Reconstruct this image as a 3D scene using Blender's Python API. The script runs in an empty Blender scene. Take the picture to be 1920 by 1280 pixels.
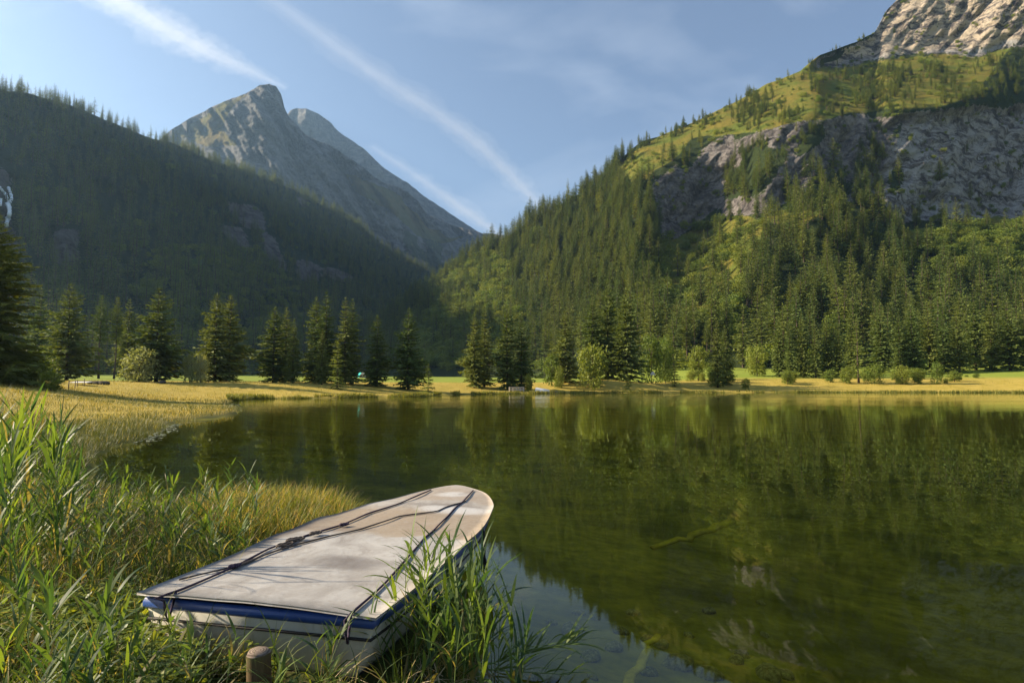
import bpy, math
import numpy as np
from mathutils import Vector, Matrix

SC = bpy.context.scene
COL = SC.collection
R = math.radians
rng = np.random.default_rng(7)

# ------------------------------------------------------------------ camera, sky, sun, exposure
FPX, HZ, CAMH = 1150.0, 722.0, 2.02           # focal length in 1920-px units, horizon row, eye height above the lake
PITCH = math.atan((HZ - 640) / FPX)
cam = bpy.data.cameras.new('camera')
cam.sensor_width = 36.0
cam.lens = FPX / 1920 * 36.0
cam.clip_start, cam.clip_end = 0.05, 80000
camo = bpy.data.objects.new('camera', cam)
camo.location = (0, 0, CAMH)
camo.rotation_euler = (math.pi / 2 + PITCH, 0, 0)
COL.objects.link(camo)
SC.camera = camo

SUN_AZ, SUN_EL = -84.0, 27.0                  # azimuth from +Y, clockwise positive
sd = Vector((math.sin(R(SUN_AZ)) * math.cos(R(SUN_EL)), math.cos(R(SUN_AZ)) * math.cos(R(SUN_EL)), math.sin(R(SUN_EL))))
world = bpy.data.worlds.new('World')
SC.world = world
world.use_nodes = True
wn, wl = world.node_tree.nodes, world.node_tree.links
wn.clear()
w_out = wn.new('ShaderNodeOutputWorld')
w_bg = wn.new('ShaderNodeBackground')
sky = wn.new('ShaderNodeTexSky')
sky.sky_type = 'NISHITA'
sky.sun_disc = False
sky.sun_elevation = R(SUN_EL)
sky.sun_rotation = R(SUN_AZ)
sky.altitude = 1400
sky.air_density, sky.dust_density, sky.ozone_density = 1.0, 2.6, 1.2
w_bg.inputs['Strength'].default_value = 0.060
# thin cirrus veil, in sky directions
w_tc = wn.new('ShaderNodeTexCoord')
w_map = wn.new('ShaderNodeMapping'); w_map.inputs['Rotation'].default_value = (0.2, 0.5, 0.7); w_map.inputs['Scale'].default_value = (2.2, 7.0, 4.5)
w_n = wn.new('ShaderNodeTexNoise'); w_n.inputs['Scale'].default_value = 1.1; w_n.inputs['Detail'].default_value = 8; w_n.inputs['Distortion'].default_value = 0.6
w_r = wn.new('ShaderNodeMapRange'); w_r.inputs[1].default_value = 0.5; w_r.inputs[2].default_value = 0.85; w_r.inputs[3].default_value = 0.05; w_r.inputs[4].default_value = 0.34
w_mx = wn.new('ShaderNodeMix'); w_mx.data_type = 'RGBA'
w_mx.inputs[7].default_value = (7.0, 7.5, 8.2, 1)
wl.new(w_tc.outputs['Generated'], w_map.inputs['Vector']); wl.new(w_map.outputs[0], w_n.inputs['Vector'])
wl.new(w_n.outputs['Fac'], w_r.inputs[0]); wl.new(w_r.outputs[0], w_mx.inputs[0])
wl.new(sky.outputs[0], w_mx.inputs[6]); wl.new(w_mx.outputs[2], w_bg.inputs['Color'])
wl.new(w_bg.outputs[0], w_out.inputs['Surface'])

sun = bpy.data.lights.new('sun', 'SUN')
sun.energy = 5.0
sun.angle = R(0.53)
sun.color = (1.0, 0.835, 0.60)
suno = bpy.data.objects.new('sun', sun)
suno.rotation_euler = sd.to_track_quat('Z', 'Y').to_euler()
suno.location = sd * 50
COL.objects.link(suno)

SC.view_settings.view_transform = 'Standard'
SC.view_settings.look = 'None'
SC.view_settings.exposure = 1.5
SC.view_settings.gamma = 1.0
SC.render.engine = 'CYCLES'
cy = SC.cycles
cy.max_bounces, cy.diffuse_bounces, cy.glossy_bounces, cy.transmission_bounces = 6, 3, 3, 3
cy.transparent_max_bounces, cy.volume_bounces = 12, 0
cy.use_denoising = True
cy.denoising_prefilter = 'ACCURATE'
cy.caustics_reflective = cy.caustics_refractive = False

# ------------------------------------------------------------------ geometry helpers
CT, ST = math.cos(PITCH), math.sin(PITCH)
def ray(px, py):
    a = (np.asarray(px, float) - 960) / FPX; b = (640 - np.asarray(py, float)) / FPX
    return np.stack(np.broadcast_arrays(a, CT - b * ST, ST + b * CT), -1)
def at(px, py, Y):                            # the point seen at that photo pixel, Y metres ahead
    d = ray(px, py); s = np.asarray(Y, float) / d[..., 1]
    return np.array([0, 0, CAMH]) + d * s[..., None]
def onz(px, py, z=0.0):
    d = ray(px, py); s = (z - CAMH) / d[..., 2]
    return np.array([0, 0, CAMH]) + d * s[..., None]
def proj(P):
    P = np.asarray(P, float); x, y, z = P[..., 0], P[..., 1], P[..., 2] - CAMH
    f = y * CT + z * ST; u = -y * ST + z * CT
    return 960 + FPX * x / f, 640 - FPX * u / f

def ss(x): x = np.clip(x, 0, 1); return x * x * (3 - 2 * x)

_lat = np.random.default_rng(3).random((256, 256))
def vnoise(x, y):
    x = np.asarray(x, float); y = np.asarray(y, float)
    xi, yi = np.floor(x).astype(int), np.floor(y).astype(int); u, v = x - xi, y - yi
    u = u * u * u * (u * (u * 6 - 15) + 10); v = v * v * v * (v * (v * 6 - 15) + 10)
    g = lambda a, b: _lat[a & 255, b & 255]
    return (g(xi, yi) * (1 - u) + g(xi + 1, yi) * u) * (1 - v) + (g(xi, yi + 1) * (1 - u) + g(xi + 1, yi + 1) * u) * v
def fbm(x, y, o=5, gain=0.5):
    t, a, s = 0.0, 1.0, 0.0
    for k in range(o):
        t = t + a * (vnoise(x * 2 ** k + 17.3 * k, y * 2 ** k + 5.1 * k) - 0.5); s += a; a *= gain
    return t / s * 2                           # about -1..1
def ridged(x, y, o=4):
    t, a, s = 0.0, 1.0, 0.0
    for k in range(o):
        t = t + a * (1 - np.abs(2 * vnoise(x * 2 ** k + 9.7 * k, y * 2 ** k + 3.3 * k) - 1)); s += a; a *= 0.5
    return t / s

def inside(poly, x, y):
    poly = np.asarray(poly, float); c = np.zeros(np.shape(x), bool); j = len(poly) - 1
    for i in range(len(poly)):
        xi, yi = poly[i]; xj, yj = poly[j]
        if yi != yj:
            c ^= ((yi > y) != (yj > y)) & (x < (xj - xi) * (y - yi) / (yj - yi) + xi)
        j = i
    return c
def sdist(poly, x, y):                         # positive outside
    poly = np.asarray(poly, float); d = np.full(np.shape(x), 1e9)
    for i in range(len(poly)):
        ax, ay = poly[i - 1]; bx, by = poly[i]; ex, ey = bx - ax, by - ay
        t = np.clip(((x - ax) * ex + (y - ay) * ey) / (ex * ex + ey * ey), 0, 1)
        d = np.minimum(d, np.hypot(x - ax - t * ex, y - ay - t * ey))
    return np.where(inside(poly, x, y), -d, d)

def mesh_np(name, V, Fq, mats=(), smooth=True, mi=None, attrs=None):
    me = bpy.data.meshes.new(name)
    V = np.ascontiguousarray(V, np.float32); Fq = np.asarray(Fq, np.int32)
    n = Fq.shape[1]
    me.vertices.add(len(V)); me.vertices.foreach_set('co', V.ravel())
    me.loops.add(Fq.size); me.loops.foreach_set('vertex_index', Fq.ravel())
    me.polygons.add(len(Fq)); me.polygons.foreach_set('loop_start', np.arange(len(Fq), dtype=np.int32) * n)
    me.polygons.foreach_set('loop_total', np.full(len(Fq), n, np.int32))
    if mi is not None: me.polygons.foreach_set('material_index', np.asarray(mi, np.int32))
    me.polygons.foreach_set('use_smooth', np.full(len(Fq), smooth))
    for k, a in (attrs or {}).items():
        at_ = me.attributes.new(k, 'FLOAT', 'POINT'); at_.data.foreach_set('value', np.ascontiguousarray(a, np.float32).ravel())
    for m in mats: me.materials.append(m)
    me.update(calc_edges=True); me.validate()
    return me
def link(name, data, parent=None, loc=None, col=None):
    o = bpy.data.objects.new(name, data); (col or COL).objects.link(o)
    if parent is not None: o.parent = parent
    if loc is not None: o.location = loc
    return o
def tag(o, label=None, cat=None, group=None, kind=None):
    assert label is None or 4 <= len(label.split()) <= 16, label
    if label: o['label'] = label
    if cat: o['category'] = cat
    if group: o['group'] = group
    if kind: o['kind'] = kind
    return o
def grid_faces(nu, nv, wrap=False):            # index u*nv+v
    u = np.arange(nu if wrap else nu - 1); v = np.arange(nv - 1)
    U, W = np.meshgrid(u, v, indexing='ij'); U2 = (U + 1) % nu
    return np.stack([U * nv + W, U2 * nv + W, U2 * nv + W + 1, U * nv + W + 1], -1).reshape(-1, 4)
def tube(pts, rad, seg=8, cap=True):
    pts = np.asarray(pts, float); n = len(pts); rad = np.broadcast_to(np.asarray(rad, float), (n,))
    t = np.gradient(pts, axis=0); t /= np.linalg.norm(t, axis=1, keepdims=True) + 1e-12
    ref = np.array([0, 0, 1.0]) if abs(t[0][2]) < 0.9 else np.array([1.0, 0, 0])
    V = []
    a = ref - t[0] * (ref @ t[0]); a /= np.linalg.norm(a)
    for k in range(n):
        a = a - t[k] * (a @ t[k]); a /= np.linalg.norm(a) + 1e-12
        b = np.cross(t[k], a)
        th = np.arange(seg) * 2 * math.pi / seg
        V.append(pts[k] + rad[k] * (np.cos(th)[:, None] * a + np.sin(th)[:, None] * b))
    V = np.concatenate(V)
    Fq = []
    for k in range(n - 1):
        for j in range(seg):
            j2 = (j + 1) % seg
            Fq.append((k * seg + j, k * seg + j2, (k + 1) * seg + j2, (k + 1) * seg + j))
    if cap:
        for base, rev in ((0, True), ((n - 1) * seg, False)):
            c = len(V); V = np.vstack([V, pts[0 if rev else -1]])
            for j in range(0, seg, 2):
                q = (c, base + j, base + (j + 1) % seg, base + (j + 2) % seg)
                Fq.append(q[::-1] if rev else q)
    return V, np.array(Fq)
def join(parts):                               # parts: (V, F[, mi])
    V, Fs, M, o = [], [], [], 0
    for p in parts:
        V.append(p[0]); Fs.append(np.asarray(p[1]) + o); o += len(p[0])
        M.append(np.full(len(p[1]), p[2] if len(p) > 2 else 0))
    return np.concatenate(V), np.concatenate(Fs), np.concatenate(M)
def box(c, s, rz=0.0):
    c = np.asarray(c, float); x, y, z = np.asarray(s, float) / 2
    V = np.array([(i * x, j * y, k * z) for i in (-1, 1) for j in (-1, 1) for k in (-1, 1)])
    ca, sa = math.cos(rz), math.sin(rz)
    V = np.stack([V[:, 0] * ca - V[:, 1] * sa, V[:, 0] * sa + V[:, 1] * ca, V[:, 2]], -1) + c
    return V, np.array([(0, 1, 3, 2), (4, 6, 7, 5), (0, 4, 5, 1), (2, 3, 7, 6), (0, 2, 6, 4), (1, 5, 7, 3)])

# ------------------------------------------------------------------ material helpers
class NT:
    def __init__(s, name):
        s.m = bpy.data.materials.new(name); s.m.use_nodes = True
        s.t = s.m.node_tree; s.t.nodes.clear(); s.out = s.n('ShaderNodeOutputMaterial')
    def n(s, typ, **kw):
        x = s.t.nodes.new(typ)
        for k, v in kw.items(): setattr(x, k, v)
        return x
    def l(s, a, b): s.t.links.new(a, b)
    def noise(s, scale, detail=5, vec=None, rough=0.55, dist=0.0):
        x = s.n('ShaderNodeTexNoise'); x.inputs['Scale'].default_value = scale; x.inputs['Detail'].default_value = detail
        x.inputs['Roughness'].default_value = rough; x.inputs['Distortion'].default_value = dist
        if vec is not None: s.l(vec, x.inputs['Vector'])
        return x.outputs['Fac']
    def ramp(s, fac, lo, hi, a=0.0, b=1.0, smooth=True):
        x = s.n('ShaderNodeMapRange'); x.interpolation_type = 'SMOOTHSTEP' if smooth else 'LINEAR'
        for i, v in ((1, lo), (2, hi), (3, a), (4, b)): x.inputs[i].default_value = v
        s.l(fac, x.inputs[0]); return x.outputs[0]
    def mix(s, fac, a, b, mode='MIX'):
        x = s.n('ShaderNodeMix', data_type='RGBA', blend_type=mode)
        if isinstance(fac, (int, float)): x.inputs[0].default_value = fac
        else: s.l(fac, x.inputs[0])
        for i, v in ((6, a), (7, b)):
            if isinstance(v, tuple): x.inputs[i].default_value = (*v, 1)
            else: s.l(v, x.inputs[i])
        return x.outputs[2]
    def math(s, op, a, b=None):
        x = s.n('ShaderNodeMath', operation=op)
        for i, v in ((0, a), (1, b)):
            if v is None: continue
            if isinstance(v, (int, float)): x.inputs[i].default_value = v
            else: s.l(v, x.inputs[i])
        return x.outputs[0]
    def attr(s, name):
        x = s.n('ShaderNodeAttribute', attribute_name=name); return x.outputs['Fac']
    def pos(s): return s.n('ShaderNodeNewGeometry').outputs['Position']
    def obj(s): return s.n('ShaderNodeTexCoord').outputs['Object']
    def orand(s): return s.n('ShaderNodeObjectInfo').outputs['Random']
    def scaled(s, vec, sc, rot=(0, 0, 0)):
        x = s.n('ShaderNodeMapping'); x.inputs['Scale'].default_value = sc; x.inputs['Rotation'].default_value = rot; s.l(vec, x.inputs['Vector']); return x.outputs[0]
    def bump(s, h, strength, dist):
        x = s.n('ShaderNodeBump'); x.inputs['Strength'].default_value = strength; x.inputs['Distance'].default_value = dist
        s.l(h, x.inputs['Height']); return x.outputs[0]
    def principled(s, col, rough=0.9, spec=0.2, bump=None):
        x = s.n('ShaderNodeBsdfPrincipled')
        if isinstance(col, tuple): x.inputs['Base Color'].default_value = (*col, 1)
        else: s.l(col, x.inputs['Base Color'])
        if isinstance(rough, (int, float)): x.inputs['Roughness'].default_value = rough
        else: s.l(rough, x.inputs['Roughness'])
        x.inputs['Specular IOR Level'].default_value = spec
        if bump is not None: s.l(bump, x.inputs['Normal'])
        return x.outputs[0]
    def done(s, sh):
        s.l(sh, s.out.inputs['Surface']); return s.m

def foliage_mat(name, a, b, c=None, trans=0.35, tcol=None, rough=0.6, spec=0.25, nscale=0.0, per_obj=0.6):
    k = NT(name)
    r = k.attr('rnd'); o = k.orand()
    f = k.math('ADD', k.math('MULTIPLY', r, 1 - per_obj), k.math('MULTIPLY', o, per_obj))
    col = k.mix(k.ramp(f, 0.15, 0.85), a, b)
    if c is not None: col = k.mix(k.ramp(r, 0.80, 0.97), col, c)
    p = k.principled(col, rough, spec)
    if trans <= 0: return k.done(p)
    t = k.n('ShaderNodeBsdfTranslucent')
    if tcol is None: k.l(k.mix(1.0, col, (1.7, 1.55, 0.55), 'MULTIPLY'), t.inputs['Color'])
    else: t.inputs['Color'].default_value = (*tcol, 1)
    mx = k.n('ShaderNodeMixShader'); mx.inputs[0].default_value = trans
    k.l(p, mx.inputs[1]); k.l(t.outputs[0], mx.inputs[2])
    return k.done(mx.outputs[0])

M = {}
M['spruce'] = foliage_mat('spruce_needles', (0.080, 0.124, 0.030), (0.155, 0.182, 0.040), trans=0.2, rough=0.7)
M['larch'] = foliage_mat('larch_needles', (0.12, 0.16, 0.028), (0.19, 0.21, 0.036), trans=0.28, rough=0.7)
M['broadleaf'] = foliage_mat('broad_leaves', (0.10, 0.15, 0.024), (0.19, 0.22, 0.034), trans=0.35)
M['paleleaf'] = foliage_mat('pale_willow_leaves', (0.22, 0.25, 0.11), (0.34, 0.35, 0.19), trans=0.35)
M['reed'] = foliage_mat('reed_leaves', (0.040, 0.085, 0.032), (0.14, 0.20, 0.036), (0.19, 0.16, 0.07), trans=0.5, rough=0.5, spec=0.3, per_obj=0.45)
M['grass'] = foliage_mat('bank_grass_blades', (0.035, 0.065, 0.016), (0.14, 0.17, 0.028), (0.36, 0.28, 0.11), trans=0.45, rough=0.6, spec=0.2, per_obj=0.0)
M['litter'] = foliage_mat('dead_straw', (0.20, 0.15, 0.08), (0.48, 0.40, 0.26), (0.30, 0.12, 0.05), trans=0.2, per_obj=0.0)
M['herb'] = foliage_mat('herb_leaves', (0.10, 0.155, 0.026), (0.25, 0.28, 0.040), trans=0.42, rough=0.4, spec=0.4, per_obj=0.0)
M['drygrass'] = foliage_mat('dry_sedge_blades', (0.11, 0.15, 0.03), (0.30, 0.26, 0.07), (0.46, 0.30, 0.15), trans=0.42, per_obj=0.0)
M['meadowgrass'] = foliage_mat('golden_meadow_blades', (0.27, 0.235, 0.04), (0.45, 0.335, 0.075), (0.095, 0.11, 0.03), trans=0.22, per_obj=0.0)
M['fringe'] = foliage_mat('shore_reed_blades', (0.10, 0.13, 0.03), (0.26, 0.24, 0.05), trans=0.35, per_obj=0.0)

k = NT('bark'); f = k.noise(9.0, 4, k.scaled(k.obj(), (1, 1, 0.15)))
M['bark'] = k.done(k.principled(k.mix(f, (0.045, 0.034, 0.026), (0.13, 0.10, 0.08)), 0.95, 0.1))

def terrain_mat(name, rock_a, rock_b, mead_a, mead_b, floor_, scale, streak_rot=0.0):
    k = NT(name); P = k.pos()
    rock, mead = k.attr('rock'), k.attr('meadow')
    n1 = k.noise(0.02 * scale, 8, P, 0.62); n2 = k.noise(0.11 * scale, 8, P, 0.7)
    wp = k.n('ShaderNodeVectorMath', operation='ADD'); nz = k.n('ShaderNodeTexNoise'); nz.inputs['Scale'].default_value = 0.035 * scale; nz.inputs['Detail'].default_value = 6; k.l(P, nz.inputs['Vector'])
    sc_ = k.n('ShaderNodeVectorMath', operation='SCALE'); sc_.inputs['Scale'].default_value = 45 / scale; k.l(nz.outputs['Color'], sc_.inputs[0]); k.l(P, wp.inputs[0]); k.l(sc_.outputs[0], wp.inputs[1]); Q = wp.outputs[0]
    st = k.noise(0.022 * scale, 9, k.scaled(Q, (1.0, 1.0, 4.5), (0, streak_rot, 0)), 0.74)          # tilted strata
    vo = k.n('ShaderNodeTexVoronoi', feature='DISTANCE_TO_EDGE'); vo.inputs['Scale'].default_value = 0.055 * scale; k.l(k.scaled(Q, (1, 1, 0.42), (0, streak_rot * .4, 0)), vo.inputs['Vector'])
    vo2 = k.n('ShaderNodeTexVoronoi', feature='DISTANCE_TO_EDGE'); vo2.inputs['Scale'].default_value = 0.16 * scale; k.l(k.scaled(Q, (1, 1, 0.55), (0, streak_rot, 0)), vo2.inputs['Vector'])
    cr1, cr2 = k.ramp(vo.outputs['Distance'], 0, .10), k.ramp(vo2.outputs['Distance'], 0, .12)
    rc = k.mix(k.ramp(k.math('ADD', k.math('MULTIPLY', st, 0.65), k.math('MULTIPLY', n2, 0.35)), 0.40, 0.60), rock_a, rock_b)
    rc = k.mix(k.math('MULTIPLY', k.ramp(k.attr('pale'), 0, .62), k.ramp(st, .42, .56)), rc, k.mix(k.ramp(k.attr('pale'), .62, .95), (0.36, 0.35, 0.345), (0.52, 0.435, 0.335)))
    str2 = k.noise(0.05 * scale, 8, k.scaled(Q, (1.0, 1.0, 0.22), (0, .25, 0)), 0.7); rc = k.mix(k.ramp(str2, .50, .66, 0, .75), rc, tuple(c * 0.5 for c in rock_a)); rc = k.mix(k.ramp(st, .30, .42, .8, 0), rc, tuple(c * 0.5 for c in rock_a))
    rc = k.mix(k.ramp(n2, .60, .72, 0, .8), rc, tuple(c * .8 for c in floor_))
    mc = k.mix(k.ramp(n1, 0.35, 0.65), mead_a, mead_b)
    mc = k.mix(k.ramp(n2, 0.5, 0.7, 0, 0.6), mc, tuple(c * 0.6 for c in mead_b))
    col = k.mix(k.ramp(k.math('ADD', mead, k.math('MULTIPLY', k.math('SUBTRACT', n2, 0.5), 0.9)), 0.35, 0.65), floor_, mc)
    col = k.mix(k.ramp(k.math('ADD', rock, k.math('MULTIPLY', k.math('SUBTRACT', n2, 0.5), 1.6)), 0.44, 0.56), col, rc)
    h = k.math('ADD', k.math('MULTIPLY', st, 0.9), k.math('ADD', k.math('MULTIPLY', n2, 0.5), k.math('ADD', k.math('MULTIPLY', cr1, 0.10), k.math('MULTIPLY', cr2, 0.10))))
    return k.done(k.principled(col, 0.95, 0.1, k.bump(h, 1.0, 10.0 / scale)))

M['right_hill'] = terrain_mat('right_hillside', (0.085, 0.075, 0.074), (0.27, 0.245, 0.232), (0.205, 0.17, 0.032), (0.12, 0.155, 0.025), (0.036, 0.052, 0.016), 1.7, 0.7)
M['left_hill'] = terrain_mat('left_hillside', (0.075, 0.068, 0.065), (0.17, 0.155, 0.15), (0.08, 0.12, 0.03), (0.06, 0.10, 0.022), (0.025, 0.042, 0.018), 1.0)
M['mountain'] = terrain_mat('mountain_rock', (0.075, 0.075, 0.08), (0.19, 0.187, 0.185), (0.15, 0.115, 0.035), (0.10, 0.10, 0.03), (0.04, 0.055, 0.025), 0.5, 0.5)

# ------------------------------------------------------------------ lake outline and ground
LAKE = [(6, .8), (2.4, 1.9), (.9, 2.7), (-.12, 3.6), (-.28, 4.4), (-.40, 5.0), (-.75, 5.7), (-1.25, 6.4), (-1.7, 7.4), (-2.1, 8.6), (-2.3, 9.3), (-2.7, 9.9), (-4.2, 10.1), (-6.4, 11.0), (-8.6, 12.6)]
LAKE += [tuple(onz(x, y)[:2]) for x, y in [(195, 852), (240, 836), (285, 826), (330, 799), (352, 790), (400, 784), (440, 777), (462, 772), (452, 766), (436, 757), (438, 750), (470, 747.5), (560, 747), (640, 745.5), (720, 743.5), (790, 743.5), (810, 741), (870, 739.5), (960, 738), (1005, 737.5), (1100, 736.8), (1300, 736), (1500, 735.6), (1700, 735.8), (1920, 736.3), (2150, 738)]]
LAKE += [(175, 130), (150, 50), (70, -8), (20, -2)]
LAKE = np.array(LAKE)

def ground_z(x, y):
    x = np.asarray(x, float); y = np.asarray(y, float)
    s = sdist(LAKE, x, y)
    wob = 0.35 * fbm(x * 0.35, y * 0.35, 3) * np.clip(np.hypot(x, y) / 12, 0.15, 3)
    s = s + wob
    far = ss((np.hypot(x, y) - 30) / 40)
    land = 0.06 + 0.16 * ss(s / 1.2) + (2.2 * ss((s - 1) / 28)) * (0.55 + 0.45 * far) + 0.02 * np.maximum(0, s - 25) * far
    land = land + far * 0.05 * np.maximum(0, s - 18) * ss((x - 35) / 50)
    gx, gy = at(1150, 700, 178)[:2]
    land = land + 2.0 * np.exp(-(((x - gx) / 18) ** 2 + ((y - gy) / 9) ** 2)) * ss((s - 4) / 8)
    land = land + 0.10 * fbm(x * 0.12, y * 0.12, 3) * ss(s / 6) + 0.03 * fbm(x * 1.4, y * 1.4, 3)
    bed = -0.10 - 0.30 * ss(-s / 1.6) - 0.13 * np.clip(-s, 0, 9) - 0.02 * np.clip(-s - 9, 0, 60) + 0.05 * fbm(x * 0.8, y * 0.8, 4)
    t = ss((s + 0.25) / 0.5)
    return bed * (1 - t) + land * t

nang, nrad = 720, 300
rr = np.concatenate([[0.02], np.geomspace(0.35, 5000, nrad - 1)])
# finer steps ahead of the camera than behind it
ang = np.linspace(0, 2 * math.pi, nang, endpoint=False); ang = ang - 0.55 * np.sin(ang)
A, RR = np.meshgrid(ang, rr, indexing='ij')
gx, gy = np.sin(A) * RR, np.cos(A) * RR + 1.0
gz = ground_z(gx, gy)
gs = sdist(LAKE, gx, gy)
gold = ss((gs + 0.5) / 3) * (1 - ss((gs - 38) / 22)) * ss((np.hypot(gx, gy) - 26) / 20)
me = mesh_np('ground', np.stack([gx, gy, gz], -1).reshape(-1, 3), grid_faces(nang, nrad, True), attrs={'gold': gold.ravel(), 'shore': gs.ravel()})
k = NT('ground_soil_and_turf'); P = k.pos()
sep = k.n('ShaderNodeSeparateXYZ'); k.l(P, sep.inputs[0]); z = sep.outputs['Z']
nA = k.noise(0.35, 6, P); nB = k.noise(3.0, 6, P, 0.65); nC = k.noise(0.05, 4, P)
turf = k.mix(nB, (0.035, 0.040, 0.014), (0.085, 0.095, 0.022))
field = k.mix(nC, (0.16, 0.22, 0.03), (0.24, 0.27, 0.04))
goldc = k.mix(k.ramp(nA, 0.35, 0.65), (0.32, 0.25, 0.045), (0.40, 0.30, 0.07))
goldc = k.mix(k.ramp(nB, 0.5, 0.75, 0, 0.5), goldc, (0.20, 0.19, 0.04))
sdn = k.attr('shore')
col = k.mix(k.ramp(sdn, 14, 22), turf, field)
col = k.mix(k.attr('gold'), col, goldc)
bed = k.mix(k.ramp(nB, 0.3, 0.7), (0.22, 0.20, 0.024), (0.42, 0.37, 0.05))
bed = k.mix(k.ramp(nA, 0.40, 0.64, 0, 0.7), bed, (0.075, 0.080, 0.012))
col = k.mix(k.ramp(z, -0.06, 0.10), bed, col)
M['ground'] = k.done(k.principled(col, 0.95, 0.1, k.bump(nB, 0.6, 0.05)))
me.materials.append(M['ground'])
tag(link('ground', me), kind='structure')

# ------------------------------------------------------------------ lake water
k = NT('lake_water'); P = k.pos()
sep = k.n('ShaderNodeSeparateXYZ'); k.l(P, sep.inputs[0])
ruf = k.math('ADD', k.ramp(sep.outputs['Y'], 9, 80, 0.02, 1.0), 0.0)
big = k.ramp(k.noise(0.03, 3, k.scaled(P, (0.5, 1.4, 1))), 0.38, 0.62, 0.25, 1.0)
w1 = k.noise(1.1, 2, k.scaled(P, (0.55, 1.3, 1))); w2 = k.noise(5.0, 2, P)
h = k.math('MULTIPLY', k.math('ADD', w1, k.math('MULTIPLY', w2, 0.14)), k.math('MULTIPLY', ruf, big))
bmp = k.bump(h, 1.0, 0.022)
fr = k.n('ShaderNodeFresnel'); fr.inputs['IOR'].default_value = 1.333; k.l(bmp, fr.inputs['Normal'])
gl = k.n('ShaderNodeBsdfGlossy'); gl.inputs['Roughness'].default_value = 0.0; gl.inputs['Color'].default_value = (0.92, 0.95, 0.90, 1); k.l(bmp, gl.inputs['Normal'])
tr = k.n('ShaderNodeBsdfTransparent'); tr.inputs['Color'].default_value = (0.84, 0.86, 0.42, 1)
df = k.n('ShaderNodeBsdfDiffuse'); df.inputs['Color'].default_value = (0.34, 0.32, 0.028, 1); m0 = k.n('ShaderNodeMixShader'); k.l(k.ramp(sep.outputs['Y'], 13, 42, 0.004, 0.125), m0.inputs[0]); k.l(tr.outputs[0], m0.inputs[1]); k.l(df.outputs[0], m0.inputs[2])
mx = k.n('ShaderNodeMixShader'); k.l(fr.outputs[0], mx.inputs[0]); k.l(m0.outputs[0], mx.inputs[1]); k.l(gl.outputs[0], mx.inputs[2])
M['water'] = k.done(mx.outputs[0])
cen = LAKE.mean(0)
ext = np.array([p + (p - cen) / np.linalg.norm(p - cen) * 1.5 for p in LAKE])
bm = bpy.data.meshes.new('lake_water')
bm.from_pydata([(-70, -10, 0), (190, -10, 0), (190, 225, 0), (-70, 225, 0)], [], [(0, 1, 2, 3)])
bm.materials.append(M['water'])
tag(link('lake_water', bm), kind='structure')

# ------------------------------------------------------------------ hills and mountains: sculpted slopes with real depth behind
def interp(pts, x):
    p = np.asarray(pts, float); return np.interp(x, p[:, 0], p[:, 1])
def soft(polys, px, py, warp=14, blur=True, seed=0.0):
    wx = px + warp * fbm(px / 55 + seed, py / 55 + 3, 4); wy = py + warp * fbm(px / 55 + 40 + seed, py / 55, 4)
    m = np.zeros(np.shape(px))
    for p in polys: m = np.maximum(m, inside(p, wx, wy).astype(float))
    return m
def gsmooth(a, n, axis):
    kx = np.exp(-0.5 * (np.arange(-2 * n, 2 * n + 1) / n) ** 2); kx /= kx.sum()
    pad = [(0, 0)] * a.ndim; pad[axis] = (2 * n, 2 * n)
    return np.apply_along_axis(lambda r: np.convolve(r, kx, 'valid'), axis, np.pad(a, pad, mode='edge'))

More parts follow.
